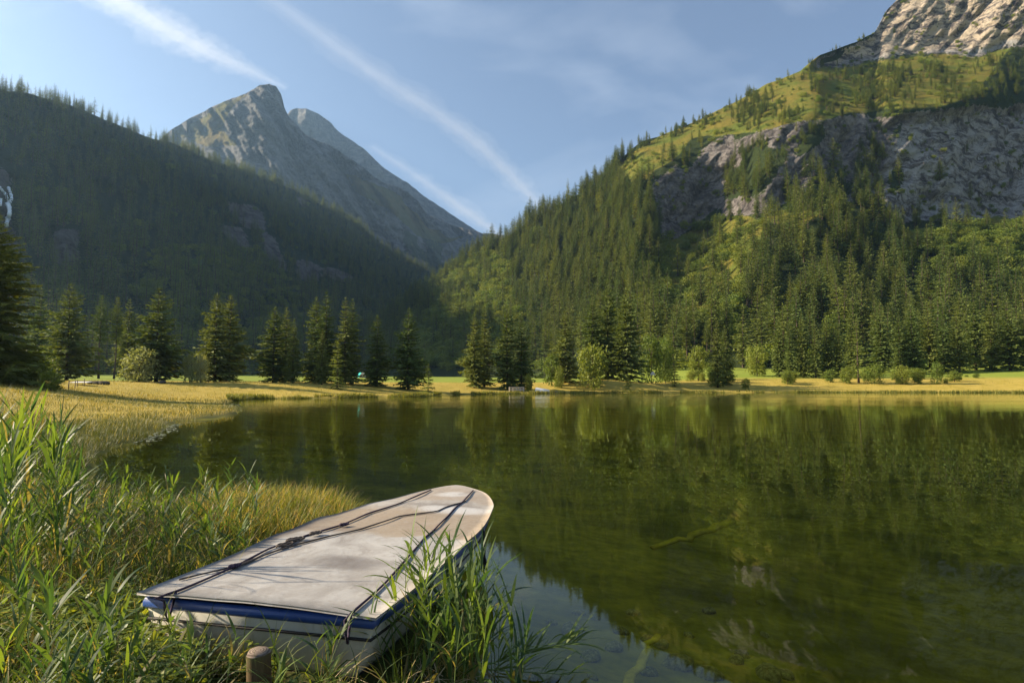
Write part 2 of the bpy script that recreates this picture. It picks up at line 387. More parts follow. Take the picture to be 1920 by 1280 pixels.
class Hill:
    def __init__(s, name, mat, x0, x1, nu, nv, crest, foot, crestY, footY, rock=(), meadow=(), gr=0.35, gm=2.0, amp=8.0, ramp=10.0, rough=3.0, shear=0.0, warp=14, nsc=90.0, back=0.55, tilts=(), pale=(), brk=0.0):
        px1 = np.linspace(x0, x1, nu); v = np.linspace(0, 1, nv)
        cr = interp(crest, px1) + rough * fbm(px1 / 40, px1 * 0 + 2.2, 5)
        ft = interp(foot, px1)
        PX = np.repeat(px1[:, None], nv, 1); PY = ft[:, None] + (cr - ft)[:, None] * v[None, :]
        rk = soft(rock, PX, PY, warp, seed=1.0); md = soft(meadow, PX, PY, warp, seed=7.0) * (1 - rk)
        rk = rk * (1 - brk * ((fbm((PX + .75 * PY) / 42 + 9, (PY - .35 * PX) / 90, 4) > .10) & (PX < 1690) & (PY > 190)));  g = np.where(rk > 0, gr, np.where(md > 0, gm, 1.0)); g = gsmooth(g, 3, 0)
        c = np.cumsum(g, 1); c = (c - c[:, :1]) / (c[:, -1:] - c[:, :1])
        c = gsmooth(c, 5, 0)
        C, F = interp(crestY, px1)[:, None], interp(footY, px1)[:, None]
        D = F + (C - F) * c
        rs = gsmooth(gsmooth(rk, 2, 0), 2, 1)
        q = PX + shear * PY
        D = D + amp * fbm(PX / nsc, PY / nsc * 1.3, 5) * ss(v / 0.08) + ramp * rs * (ridged(q / 70, PY / 160, 5) - 0.6) * 2 + 0.55 * ramp * rs * fbm(q / 12, PY / 26, 5)
        for tp, tx, tk in tilts:
            tm = gsmooth(gsmooth(inside(tp, PX, PY).astype(float), 4, 0), 4, 1); D = D + tm * tk * (PX - tx)
        P = at(PX, PY, D)
        nb = 14                                        # the far side, falling away behind the crest
        hd = P[:, -1, :2] / np.linalg.norm(P[:, -1, :2], axis=1, keepdims=True)
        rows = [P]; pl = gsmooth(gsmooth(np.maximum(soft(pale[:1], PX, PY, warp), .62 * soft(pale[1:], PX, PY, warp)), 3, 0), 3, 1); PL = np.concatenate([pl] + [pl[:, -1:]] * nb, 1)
        for i in range(1, nb + 1):
            dl = 8 * i + 3.0 * i * i
            Q = P[:, -1, :].copy(); Q[:, :2] += hd * dl; Q[:, 2] -= dl * back + 4 * fbm(px1 / 30, px1 * 0 + i * .7, 3)
            rows.append(Q[:, None, :])
        W = np.concatenate(rows, 1)
        RK = np.concatenate([rs] + [rs[:, -1:]] * nb, 1); MD = gsmooth(gsmooth(md, 1, 0), 1, 1); MD = np.concatenate([MD] + [MD[:, -1:]] * nb, 1)
        me = mesh_np(name, W.reshape(-1, 3), grid_faces(nu, nv + nb), [mat], attrs={'rock': RK.ravel(), 'meadow': MD.ravel(), 'pale': PL.ravel()})
        s.crest = crest
        s.o = tag(link(name, me), kind='structure')
        s.P, s.rk, s.md, s.PX, s.PY = P, rs, md, PX, PY
        e1 = P[1:, :-1] - P[:-1, :-1]; e2 = P[:-1, 1:] - P[:-1, :-1]
        s.area = np.linalg.norm(np.cross(e1, e2), axis=-1)
    def scatter(s, n, rng, weight=None):
        w = s.area.copy()
        if weight is not None: w = w * weight(s.PX[:-1, :-1], s.PY[:-1, :-1], s.rk[:-1, :-1], s.md[:-1, :-1])
        w = w.ravel() / w.sum(); i = rng.choice(w.size, n, p=w)
        a, b = np.unravel_index(i, s.area.shape); u, v = rng.random((2, n))[..., None]
        P = s.P
        return (P[a, b] * (1 - u) + P[a + 1, b] * u) * (1 - v) + (P[a, b + 1] * (1 - u) + P[a + 1, b + 1] * u) * v

UPCLIFF = [(1520, 128), (1560, 100), (1640, 62), (1665, 0), (1700, -60), (2300, -300), (2300, 60), (2000, 92), (1900, 78), (1830, 108), (1740, 106), (1620, 112), (1560, 130)]
SCREE = [(1740, 104), (1900, 80), (1850, 150), (1800, 185), (1770, 190), (1750, 150)]
GULLY = [(1222, 340), (1290, 268), (1400, 252), (1500, 222), (1700, 214), (1850, 200), (2300, 180), (2300, 420), (1900, 408), (1680, 418), (1640, 370), (1560, 382), (1480, 392), (1335, 402), (1245, 445), (1225, 410)]
RIDGEVEG = [[(1490, 335), (1560, 320), (1560, 400), (1480, 400)], [(1620, 250), (1655, 250), (1655, 400), (1600, 400)], [(1370, 285), (1395, 285), (1400, 380), (1375, 390)]]
UPMEADOW = [(1130, 330), (1300, 215), (1440, 140), (1540, 100), (1750, 108), (1850, 160), (1800, 195), (1600, 215), (1420, 250), (1300, 262), (1210, 345)]
GRASSGUL = [(1235, 445), (1390, 405), (1440, 420), (1380, 540), (1330, 600), (1240, 600), (1205, 520)]
GRASSR = [[(1400, 425), (1470, 385), (1580, 375), (1650, 300), (1665, 345), (1600, 395), (1480, 420)], [(1680, 432), (1790, 415), (2100, 390), (2100, 450), (1860, 455), (1720, 475)]]
right = Hill('right_hillside', M['right_hill'], 690, 2450, 420, 260,
    crest=[(690, 615), (730, 590), (770, 562), (830, 522), (900, 470), (960, 440), (1000, 408), (1060, 378), (1130, 336), (1160, 300), (1200, 268), (1270, 242), (1330, 215), (1400, 180), (1440, 155), (1500, 134), (1540, 102), (1600, 80), (1640, 62), (1662, 20), (1690, -8), (1800, -70), (1950, -130), (2450, -300)],
    foot=[(690, 727), (2450, 727)],
    crestY=[(690, 1000), (900, 900), (1140, 800), (1500, 800), (1690, 880), (2450, 900)],
    footY=[(690, 520), (900, 420), (1200, 300), (1450, 265), (2450, 265)],
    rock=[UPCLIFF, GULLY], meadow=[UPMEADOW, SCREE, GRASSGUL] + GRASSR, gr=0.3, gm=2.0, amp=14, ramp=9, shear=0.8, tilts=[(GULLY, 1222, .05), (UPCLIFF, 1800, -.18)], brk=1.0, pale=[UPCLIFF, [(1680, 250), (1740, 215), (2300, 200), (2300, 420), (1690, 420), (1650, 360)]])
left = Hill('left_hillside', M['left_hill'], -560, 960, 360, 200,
    crest=[(-560, -150), (-420, -70), (-300, -10), (-150, 88), (0, 168), (60, 178), (130, 196), (200, 226), (270, 254), (320, 268), (350, 280), (400, 302), (450, 316), (520, 342), (600, 382), (680, 428), (720, 466), (760, 488), (830, 520), (960, 590)],  # unseen crest left of the frame is raised to block sun and shade this slope
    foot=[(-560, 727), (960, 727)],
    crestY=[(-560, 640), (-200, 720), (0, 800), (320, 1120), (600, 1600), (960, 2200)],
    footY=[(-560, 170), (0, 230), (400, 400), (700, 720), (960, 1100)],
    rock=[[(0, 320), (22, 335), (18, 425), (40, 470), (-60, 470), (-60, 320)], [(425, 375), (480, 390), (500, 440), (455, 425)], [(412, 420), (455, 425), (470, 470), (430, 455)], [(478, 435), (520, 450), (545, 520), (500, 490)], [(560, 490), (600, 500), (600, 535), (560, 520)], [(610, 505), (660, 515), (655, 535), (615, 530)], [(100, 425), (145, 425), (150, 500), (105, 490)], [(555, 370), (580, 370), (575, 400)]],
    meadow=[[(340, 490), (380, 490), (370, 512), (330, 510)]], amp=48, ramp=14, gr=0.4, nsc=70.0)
MGRASS = [[(325, 250), (400, 205), (470, 178), (440, 200), (425, 235), (390, 252), (345, 262)], [(640, 318), (700, 340), (760, 375), (800, 420), (870, 455), (800, 445), (720, 395), (660, 350)], [(360, 262), (420, 240), (440, 268), (390, 275)]]
mountain = Hill('mountain', M['mountain'], 200, 1150, 300, 200,
    crest=[(200, 330), (320, 247), (370, 214), (420, 190), (460, 175), (488, 160), (505, 157), (518, 162), (528, 178), (534, 205), (545, 226), (572, 254), (612, 268), (648, 294), (700, 330), (750, 352), (785, 378), (802, 402), (850, 424), (905, 441), (1000, 445), (1150, 445)],
    foot=[(200, 640), (1150, 640)], crestY=[(200, 2500), (500, 2350), (700, 2600), (900, 3000), (1150, 3200)], footY=[(200, 1500), (600, 1700), (1150, 2200)],
    rock=[[(0, 0), (2000, 0), (2000, 900), (0, 900)]], amp=110, ramp=120, rough=7, gr=1.0, shear=-0.6, back=1.1)
mm = soft(MGRASS, mountain.PX, mountain.PY, 18, seed=3.0)
low = soft([[(520, 345), (620, 385), (720, 450), (860, 470), (1150, 470), (1150, 700), (200, 700), (200, 420)]], mountain.PX, mountain.PY, 40, seed=5.0)
low = low * (fbm(mountain.PX / 22, mountain.PY / 30, 4) > -0.05)
a = np.array([d.value for d in mountain.o.data.attributes['rock'].data]).reshape(300, -1)
b = np.array([d.value for d in mountain.o.data.attributes['meadow'].data]).reshape(300, -1)
a[:, :200] = 1 - gsmooth(gsmooth(np.maximum(mm, low), 1, 0), 1, 1); b[:, :200] = mm
mountain.o.data.attributes['rock'].data.foreach_set('value', a.ravel().astype(np.float32))
mountain.o.data.attributes['meadow'].data.foreach_set('value', b.ravel().astype(np.float32))
far = Hill('far_peak', M['mountain'], 440, 900, 120, 90,
    crest=[(440, 300), (530, 225), (545, 208), (575, 205), (598, 212), (620, 230), (634, 248), (690, 287), (740, 328), (900, 440)],
    foot=[(440, 520), (900, 520)], crestY=[(440, 3600), (900, 4000)], footY=[(440, 2900), (900, 3100)],
    rock=[[(0, 0), (2000, 0), (2000, 900), (0, 900)]], amp=90, ramp=100, rough=6, gr=1.0, back=1.2)

# ------------------------------------------------------------------ tree builders
def sprays(base, dirv, ln, wd, rng, outw=None):
    """kite shaped needle sprays: base points, unit directions, lengths, widths"""
    n = len(base)
    r = rng.normal(size=(n, 3)) * (0.5 if outw is not None else 1) + (0 if outw is None else outw); s = np.cross(dirv, r); s /= np.linalg.norm(s, axis=1, keepdims=True) + 1e-9
    mid = base + dirv * (ln * 0.42)[:, None]
    V = np.stack([base, mid + s * (wd * 0.5)[:, None], base + dirv * ln[:, None], mid - s * (wd * 0.5)[:, None]], 1).reshape(-1, 3)
    return V, np.arange(4 * n).reshape(n, 4)
def spruce_crown(seed, rad=0.19, whorls=34, nb=8, npt=5, per=3, first=0.07, fill=1.0, droop=0.35, ex=0.72, gap=0.0, sk=1.0):
    g = np.random.default_rng(seed); B, D, L, W, Z, O = [], [], [], [], [], []
    for i in range(whorls):
        t = (i + g.uniform(-0.3, 0.3)) / whorls
        h = first + (1 - first) * max(0, min(0.985, t))
        env = rad * (1 - h) ** ex * min(1, 0.62 + 2.2 * (h - first)) + 0.006
        m = nb if h < 0.85 else max(4, nb - 3)
        for j in range(m):
            if g.random() < gap: continue
            az = (j + g.uniform(-0.5, 0.5)) / m * 2 * math.pi + i * 2.4
            ln = env * g.uniform(0.55, 1.22) * (1 + .22 * math.sin(az * 1.0 + seed) * math.sin(h * 9 + seed)) * (fill if g.random() > 0.08 else 0.5)
            rise = -droop * (1 - h) ** 0.7 + 0.65 * h ** 2 + g.uniform(-0.12, 0.12)
            d = np.array([math.cos(az), math.sin(az), rise])
            for q in range(npt):
                f = (q + 0.6) / npt
                p = d * ln * f + np.array([0, 0, h + 0.10 * ln * f * f])
                for w in range(per):
                    ang = az + g.uniform(-0.9, 0.9) * (0.5 if q == npt - 1 else 1)
                    dv = np.array([math.cos(ang), math.sin(ang), g.uniform(-0.75, 0.12) + 0.5 * h * h])
                    B.append(p); D.append(dv / np.linalg.norm(dv)); O.append((math.cos(az), math.sin(az), 0.55)); sl = sk * max(0.010, ln * g.uniform(0.26, 0.46) * (1.15 - 0.45 * f))
                    L.append(sl); W.append(sl * g.uniform(0.30, 0.5)); Z.append(g.random())
    for q in range(6):                                   # leader
        B.append(np.array([0, 0, 0.955 + q * 0.005])); dv = g.normal(size=3) * 0.25 + np.array([0, 0, 1]); D.append(dv / np.linalg.norm(dv)); L.append(0.03); W.append(0.007); Z.append(0.5); O.append((0, 0, .1))
    V, Fq = sprays(np.array(B), np.array(D), np.array(L), np.array(W), g, np.array(O))
    return V, Fq, np.repeat(Z, 4)
def trunk(h, r, lean=0.0, seg=7, seed=0):
    g = np.random.default_rng(seed); n = 7
    t = np.linspace(0, 1, n); p = np.stack([lean * t * t + 0.004 * g.normal(size=n) * h, 0.004 * g.normal(size=n) * h, t * h - 0.012], -1)
    return tube(p, r * (1.25 - 0.35 * np.minimum(1, t * 6)) * (1 - 0.93 * t), seg)
def broad_crown(seed, w=0.42, h0=0.22, clumps=34, leaves=46, lsize=0.045, squash=1.0):
    g = np.random.default_rng(seed); B, D, L, W, Z, O = [], [], [], [], [], []
    for c in range(clumps):
        v = g.normal(size=3); v /= np.linalg.norm(v); rr_ = g.uniform(0.25, 1.0) ** 0.5
        cz = (h0 + 1) / 2; hz = (1 - h0) / 2
        hv_ = np.hypot(v[0], v[1]) + 1e-6; hk = (1.0 if v[2] > 0 else min(1.0, g.uniform(.55, 1.0)) / max(hv_, .35) if hv_ > .1 else 1); ctr = np.array([v[0] * w * rr_ * 0.8 * hk, v[1] * w * rr_ * 0.8 * hk, cz - .06 + v[2] * hz * rr_ * 0.86])
        cr = g.uniform(0.09, 0.19) * squash; tone = g.random()
        for q in range(leaves):
            u = g.normal(size=3); u /= np.linalg.norm(u); u[2] *= 0.8
            B.append(ctr + u * cr * g.uniform(0.45, 1.05)); O.append(u * 1.2 + v * .4); dv = u * 0.3 + g.normal(size=3) * 0.7 + np.array([0, 0, -0.25]); D.append(dv / np.linalg.norm(dv))
            sl = lsize * g.uniform(0.6, 1.4); L.append(sl); W.append(sl * g.uniform(0.45, 0.7)); Z.append(0.6 * tone + 0.4 * g.random())
    V, Fq = sprays(np.array(B), np.array(D), np.array(L), np.array(W), g, np.array(O))
    return V, Fq, np.repeat(Z, 4)
def limbs(seed, w, h0, n=9, r=0.012):
    g = np.random.default_rng(seed); out = [trunk(0.72, 0.022, 0.02 * g.normal(), 7, seed)]
    for i in range(n):
        az = g.uniform(0, 6.28); z0 = g.uniform(0.6 * h0 + 0.05, 0.55); ln = w * g.uniform(0.45, 0.85); up = g.uniform(0.4, 1.1)
        t = np.linspace(0, 1, 5)[:, None]
        p = np.array([0, 0, z0]) + t * np.array([math.cos(az) * ln, math.sin(az) * ln, 0]) + np.array([0, 0, 1]) * (up * ln * t ** 0.8)
        out.append(tube(p, r * (1 - 0.8 * t[:, 0]), 5))
    V, Fq, _ = join(out); return V, Fq

def two_part(name, tmesh, cmesh, loc, H, rz, sx=1.0, label=None, cat='tree', group=None):
    o = link(name, None, loc=loc); o.scale = (H * sx, H * sx, H); o.rotation_euler = (0, 0, rz)
    o.empty_display_size = 0.1
    link('trunk', tmesh, o); link('crown', cmesh, o)
    return tag(o, label, cat, group)

TRUNK = mesh_np('trunk', *trunk(0.97, 0.0135), [M['bark']])
BARE = mesh_np('trunk', *trunk(0.97, 0.010), [M['bark']])
SPR = []
for i, kw in enumerate([dict(rad=0.21), dict(rad=0.18, fill=0.95), dict(rad=0.235, whorls=30, droop=0.25), dict(rad=0.16, whorls=38)]):
    V, Fq, Z = spruce_crown(20 + i, nb=11, npt=6, per=4, first=0.05, sk=.85, ex=.74, **kw)
    SPR.append(mesh_np('crown', V, Fq, [M['spruce']], False, attrs={'rnd': Z}))
SPR_BIG = []
V, Fq, Z = spruce_crown(61, rad=0.225, whorls=60, nb=12, npt=10, per=5, first=0.03, droop=0.5, sk=.62)
SPR_BIG.append(mesh_np('crown', V, Fq, [M['spruce']], False, attrs={'rnd': Z}))
V, Fq, Z = spruce_crown(62, rad=0.15, whorls=30, nb=8, npt=5, per=3, first=0.45)
SPR_HIGH = mesh_np('crown', V, Fq, [M['spruce']], False, attrs={'rnd': Z})
V, Fq, Z = spruce_crown(63, rad=0.20, whorls=20, nb=7, npt=5, per=3, first=0.05)
SPR_LIGHT = mesh_np('crown', V, Fq, [M['larch']], False, attrs={'rnd': Z})
V, Fq, Z = spruce_crown(64, rad=0.14, whorls=26, nb=5, npt=4, per=3, first=0.08, fill=0.9, droop=0.1)
SPR_THIN = mesh_np('crown', V, Fq, [M['larch']], False, attrs={'rnd': Z})
BRD, LMB = [], []
for i in range(3):
    V, Fq, Z = broad_crown(80 + i, w=0.40 + 0.05 * i, h0=0.0, clumps=56, leaves=54, lsize=0.05)
    BRD.append((V, Fq, Z)); LMB.append(mesh_np('trunk', *limbs(90 + i, 0.42, 0.16), [M['bark']]))
def brd(i, mat): V, Fq, Z = BRD[i]; return mesh_np('crown', V, Fq, [mat], False, attrs={'rnd': Z})
BR_GREEN = [brd(i, M['broadleaf']) for i in range(3)]; BR_PALE = [brd(i, M['paleleaf']) for i in range(2)]

# far trees: one mesh, trunk and crown together
def far_spruce(seed, mat, **kw):
    V, Fq, Z = spruce_crown(seed, nb=6, npt=3, per=2, **kw); T, TF = trunk(0.95, 0.0125, 0, 5)
    W, F2, mi = join([(V, Fq, 0), (T, TF, 1)])
    return mesh_np('spruce_tree', W, F2, [mat, M['bark']], False, mi, {'rnd': np.concatenate([Z, np.zeros(len(T))])})
FAR = [far_spruce(101, M['spruce'], rad=0.14, whorls=20), far_spruce(102, M['spruce'], rad=0.115, whorls=22, fill=0.95), far_spruce(103, M['spruce'], rad=0.16, whorls=18, first=0.12), far_spruce(104, M['larch'], rad=0.14, whorls=17)]
MID = []
for sd_, mt, kw in ((111, 'spruce', dict(rad=0.135, whorls=30, ex=.62)), (112, 'spruce', dict(rad=0.115, whorls=34, first=0.2, gap=.12, ex=.5)), (113, 'spruce', dict(rad=0.165, whorls=26, first=0.05, ex=.8)), (114, 'larch', dict(rad=0.13, whorls=24, first=0.1, gap=.15)), (115, 'spruce', dict(rad=0.10, whorls=30, first=0.28, gap=.2, ex=.45)), (116, 'spruce', dict(rad=0.15, whorls=24, first=.08, gap=.1, ex=.6))):
    V, Fq, Z = spruce_crown(sd_, nb=7, npt=4, per=3, **kw); T, TF = trunk(0.96, 0.0115, 0, 6)
    W, F2, mi = join([(V, Fq, 0), (T, TF, 1)])
    MID.append(mesh_np('spruce_tree', W, F2, [M[mt], M['bark']], False, mi, {'rnd': np.concatenate([Z, np.zeros(len(T))])}))
def far_broad(seed, w):
    V, Fq, Z = broad_crown(seed, w=w, h0=0.0, clumps=30, leaves=28, lsize=0.08, squash=1.25); T, TF = trunk(0.5, 0.02, 0, 5)
    W, F2, mi = join([(V, Fq, 0), (T, TF, 1)])
    return mesh_np('broadleaf_tree', W, F2, [M['broadleaf'], M['bark']], False, mi, {'rnd': np.concatenate([Z, np.zeros(len(T))])})
FARB = [far_broad(121, 0.42), far_broad(122, 0.5), far_broad(123, 0.36)]

# geometry-node scatter for the mass of the wood: one object, instances of the meshes of individual trees that stand on the slope
def stuff_group(name, coll):
    ng = bpy.data.node_groups.new(name, 'GeometryNodeTree')
    ng.interface.new_socket('Geometry', in_out='INPUT', socket_type='NodeSocketGeometry'); ng.interface.new_socket('Geometry', in_out='OUTPUT', socket_type='NodeSocketGeometry')
    N, Lk = ng.nodes, ng.links
    gi, go = N.new('NodeGroupInput'), N.new('NodeGroupOutput')
    ci = N.new('GeometryNodeCollectionInfo'); ci.inputs['Collection'].default_value = coll
    ci.inputs['Separate Children'].default_value = True; ci.inputs['Reset Children'].default_value = True
    ip = N.new('GeometryNodeInstanceOnPoints'); ip.inputs['Pick Instance'].default_value = True
    def na(nm, dt):
        x = N.new('GeometryNodeInputNamedAttribute'); x.data_type = dt; x.inputs['Name'].default_value = nm; return x.outputs['Attribute']
    Lk.new(gi.outputs[0], ip.inputs['Points']); Lk.new(ci.outputs[0], ip.inputs['Instance'])
    Lk.new(na('idx', 'INT'), ip.inputs['Instance Index']); Lk.new(na('scl', 'FLOAT_VECTOR'), ip.inputs['Scale'])
    er = N.new('FunctionNodeEulerToRotation'); Lk.new(na('rot', 'FLOAT_VECTOR'), er.inputs[0]); Lk.new(er.outputs[0], ip.inputs['Rotation'])
    Lk.new(ip.outputs[0], go.inputs[0])
    return ng
def stuff(name, coll, P, H, rng, nvar, wvar=0.2, bias=None):
    n = len(P); me = bpy.data.meshes.new(name); me.vertices.add(n); me.vertices.foreach_set('co', np.ascontiguousarray(P, np.float32).ravel())
    idx = rng.integers(0, nvar, n) if bias is None else rng.choice(nvar, n, p=bias)
    sx = 1.5 * H * rng.uniform(1 - wvar, 1 + wvar, n)
    a = me.attributes.new('idx', 'INT', 'POINT'); a.data.foreach_set('value', idx.astype(np.int32))
    a = me.attributes.new('scl', 'FLOAT_VECTOR', 'POINT'); a.data.foreach_set('vector', np.stack([sx, sx, H], -1).astype(np.float32).ravel())
    a = me.attributes.new('rot', 'FLOAT_VECTOR', 'POINT'); a.data.foreach_set('vector', np.stack([rng.normal(0, .02, n), rng.normal(0, .02, n), rng.uniform(0, 6.28, n)], -1).astype(np.float32).ravel())
    o = link(name, me); m = o.modifiers.new('scatter', 'NODES'); m.node_group = stuff_group(name + '_scatter', coll)
    return tag(o, kind='stuff')
def kinds_collection(name):
    c = bpy.data.collections.new(name); COL.children.link(c); return c

# ------------------------------------------------------------------ forest on the right hillside
BUSHY = [[(850, 500), (900, 480), (950, 520), (985, 600), (940, 690), (780, 690), (720, 650), (800, 590)], [(1340, 530), (1385, 500), (1395, 560), (1380, 650), (1310, 660), (1280, 600)], [(1690, 470), (1780, 440), (2100, 420), (2100, 540), (1760, 520)], GRASSGUL]
DENSE = [(690, 640), (900, 480), (1130, 345), (1215, 360), (1240, 450), (1200, 560), (1000, 700), (690, 700)]
def w_con(px, py, rk, md):
    w = np.where(rk > 0.3, 0.02, 1.0) * np.where(md > 0.5, 0.05, 1.0)
    w = np.where(soft(RIDGEVEG, px, py, 10) > 0, 1.3, w)
    up = inside([(1300, 190), (1480, 150), (1760, 130), (1830, 200), (1700, 215), (1480, 235), (1300, 265)], px, py)
    w = np.where(up, np.where(fbm(px / 45, py / 28, 3) > -0.05, 1.5, 0.14), w)
    w = np.where(inside([(1820, 90), (2300, 60), (2300, 210), (1820, 200)], px, py), 0.9, w)
    w = np.where(inside([(1690, -60), (2300, -250), (2300, 60), (1900, 60), (1850, 10)], px, py) & (fbm(px / 40, py / 30, 3) > -0.1), 1.8, w)
    w = np.where(soft(BUSHY[:3], px, py, 20) > 0, 0.30, np.where(soft(BUSHY[3:], px, py, 20) > 0, .12, w)); w = np.where(inside(DENSE, px, py), w * 1.7, w)
    crest_ = interp([(1530, 118), (1600, 80), (1660, 30), (1690, -5)], px)
    w = np.where((px > 1510) & (px < 1700) & (py < crest_ + 18), 1.2, w)
    w = np.where((px < 1340) & (py < interp(right.crest, px) + 14), 2.2, w)
    w = np.where(py > 690, 0.1, w)
    return w
C = right.scatter(4200, rng, w_con)
pxc, pyc = proj(C)
H = (11 + 24 * rng.beta(2.2, 1.5, len(C))) * np.where(pyc < 300, 0.55, 1.0) * np.where(pyc < 120, 0.5, 1.0) * np.where(C[:, 1] < 420, 1.1, 1.0)
size = H * FPX / C[:, 1]; vis = (pxc > -10) & (pxc < 1930) & (pyc > -40)
size = np.where(vis, size, 0); order = np.argsort(-size)
NIND = 244
kc = kinds_collection('hillside_spruces')
for j, i in enumerate(order[:NIND]):
    me = MID[int(rng.choice(6, p=[.24, .2, .18, .10, .1, .18]))] if j > 5 else MID[j]
    o = link('spruce_tree', me, loc=C[i], col=kc if j < 6 else COL)
    o.scale = (H[i] * rng.uniform(1.15, 1.7),) * 2 + (H[i],); o.rotation_euler = (rng.normal(0, .025), rng.normal(0, .025), rng.uniform(0, 6.28))
    x = pxc[i]
    if x > 1440: tag(o, 'tall olive spruce in the sunlit stand below the cliffs of the right hillside', 'tree', 'spruces below the right cliffs')
    elif x > 1200: tag(o, 'dark spruce on the slope below the shady grassy gully', 'tree', 'spruces under the grassy gully')
    else: tag(o, 'slender spruce on the wooded spur running down to the valley notch', 'tree', 'spruces on the wooded spur')
rest = order[NIND:]
stuff('spruce_forest', kc, C[rest], H[rest], rng, 6, 0.3)

def w_brd(px, py, rk, md):
    w = soft(BUSHY, px, py, 20) * 1.0
    w = np.where(soft([GRASSGUL], px, py, 10) > 0, np.where(fbm(px / 30, py / 30, 3) > 0.12, 0.5, 0.04), w)
    w = np.where(inside([(1380, 620), (2300, 620), (2300, 715), (1380, 715)], px, py), 0.10, w)
    w = np.where(rk > 0.3, np.where(fbm(px / 18, py / 18, 3) > 0.22, 0.45, 0.03), w)
    w = np.where((md > .5) & (py < 330), np.where(fbm(px / 24, py / 16, 3) > .05, .5, .06), w)
    return w + 0.02 * (rk < 0.3)
C2 = right.scatter(3200, rng, w_brd); pxb, pyb = proj(C2)
H2 = rng.uniform(5, 14, len(C2)) * np.where(pyb < 420, 0.42, 1.0)
size = np.where((pxb > -5) & (pxb < 1925) & (pyb > 0), H2 * FPX / C2[:, 1], 0); order = np.argsort(-size); NB = 150
kb = kinds_collection('hillside_broadleaves')
for j, i in enumerate(order[:NB]):
    o = link('broadleaf_tree', FARB[j % 3], loc=C2[i], col=kb if j < 3 else COL)
    o.scale = (H2[i] * rng.uniform(.9, 1.4),) * 2 + (H2[i],); o.rotation_euler = (0, 0, rng.uniform(0, 6.28))
    x = pxb[i]
    if x > 1440: tag(o, 'rounded light green bush among the spruces of the sunlit stand on the right', 'tree', 'bushes among the right spruces')
    elif x > 1180: tag(o, 'green broadleaf tree at the lower end of the shady grassy gully', 'tree', 'broadleaf trees of the gully')
    else: tag(o, 'yellow green broadleaf tree on the lower slope of the wooded spur', 'tree', 'broadleaf trees of the spur')
rest = order[NB:]
stuff('broadleaf_thicket', kb, C2[rest], H2[rest], rng, 3, 0.3)

# ------------------------------------------------------------------ forest on the shaded left hillside (one far wood) and scrub on the mountain
kf = kinds_collection('left_hillside_spruces')
def w_left(px, py, rk, md):
    w = np.where(rk > 0.3, 0.05, 1.0) * np.where(md > 0.5, 0.02, 1.0)
    w = np.where(py < interp(left.crest, px) + 9, 3.5, w)
    return w * np.where(fbm(px / 70, py / 70, 3) > -0.25, 1.0, 0.5)
C3 = left.scatter(8500, rng, w_left); px3, py3 = proj(C3)
H3 = (12 + 24 * rng.beta(2, 1.6, len(C3))) * np.where(py3 < 330, 0.85, 1.0)
size = np.where((px3 > 0) & (px3 < 900), H3 * FPX / C3[:, 1], 0); order = np.argsort(-size)
for j in range(4):
    i = order[j * 3]
    o = link('spruce_tree', FAR[j], loc=C3[i], col=kf); o.scale = (H3[i],) * 3
    tag(o, 'spruce at the dim foot of the left hillside wood', 'tree', 'spruces at the foot of the left wood')
keep = np.setdiff1d(np.arange(len(C3)), order[[0, 3, 6, 9]])
stuff('far_spruce_forest', kf, C3[keep], H3[keep], rng, 4, 0.25, bias=[.34, .28, .28, .10])
def w_lb(px, py, rk, md):
    return inside([(280, 470), (480, 470), (620, 600), (620, 700), (400, 700), (250, 560)], px, py) * 1.0 + 0.02
C4 = left.scatter(700, rng, w_lb); H4 = rng.uniform(6, 13, len(C4))
stuff('far_broadleaf_wood', kb, C4, H4, rng, 3, 0.25)
def w_mt(px, py, rk, md):
    return inside([(540, 350), (640, 400), (720, 450), (860, 450), (930, 520), (930, 640), (540, 640)], px, py) * (fbm(px / 28, py / 28, 3) > -0.02) + 0.002
C5 = mountain.scatter(2200, rng, w_mt); H5 = rng.uniform(8, 18, len(C5))
stuff('mountain_scrub', kf, C5, H5, rng, 4, 0.3)

# ------------------------------------------------------------------ lakeside trees, one by one
RADS = [0.21, 0.18, 0.235, 0.16]
def spruce(px, Y, top, hw, v, label, tr=None, crown=None, rad=None, grp='spruces along the lakeside meadow', py=None):
    x = (px - 960) / FPX * Y / 1.0; z = float(ground_z(x, Y))
    P = at(px, 716, Y); P[2] = z - 0.15
    Ht = at(px, top, Y)[2] - P[2]
    cm = crown or SPR[v]; rd = rad or RADS[v]
    sx = 1.04 * hw / FPX * Y / (Ht * rd)
    return two_part('spruce_tree', tr or TRUNK, cm, P, Ht, rng.uniform(0, 6.28), sx, label, 'tree', grp)
def broad(px, Y, top, hw, v, label, pale=False, grp='broadleaf trees by the lake', base=None):
    P = at(px, 716, Y); P[2] = float(ground_z(P[0], Y)) - 0.1
    Ht = at(px, top, Y)[2] - P[2]; sx = hw / FPX * Y / (Ht * (0.42 + 0.05 * v))
    return two_part('broadleaf_tree', LMB[v], (BR_PALE if pale else BR_GREEN)[v], P, Ht, rng.uniform(0, 6.28), sx, label, 'tree', grp)

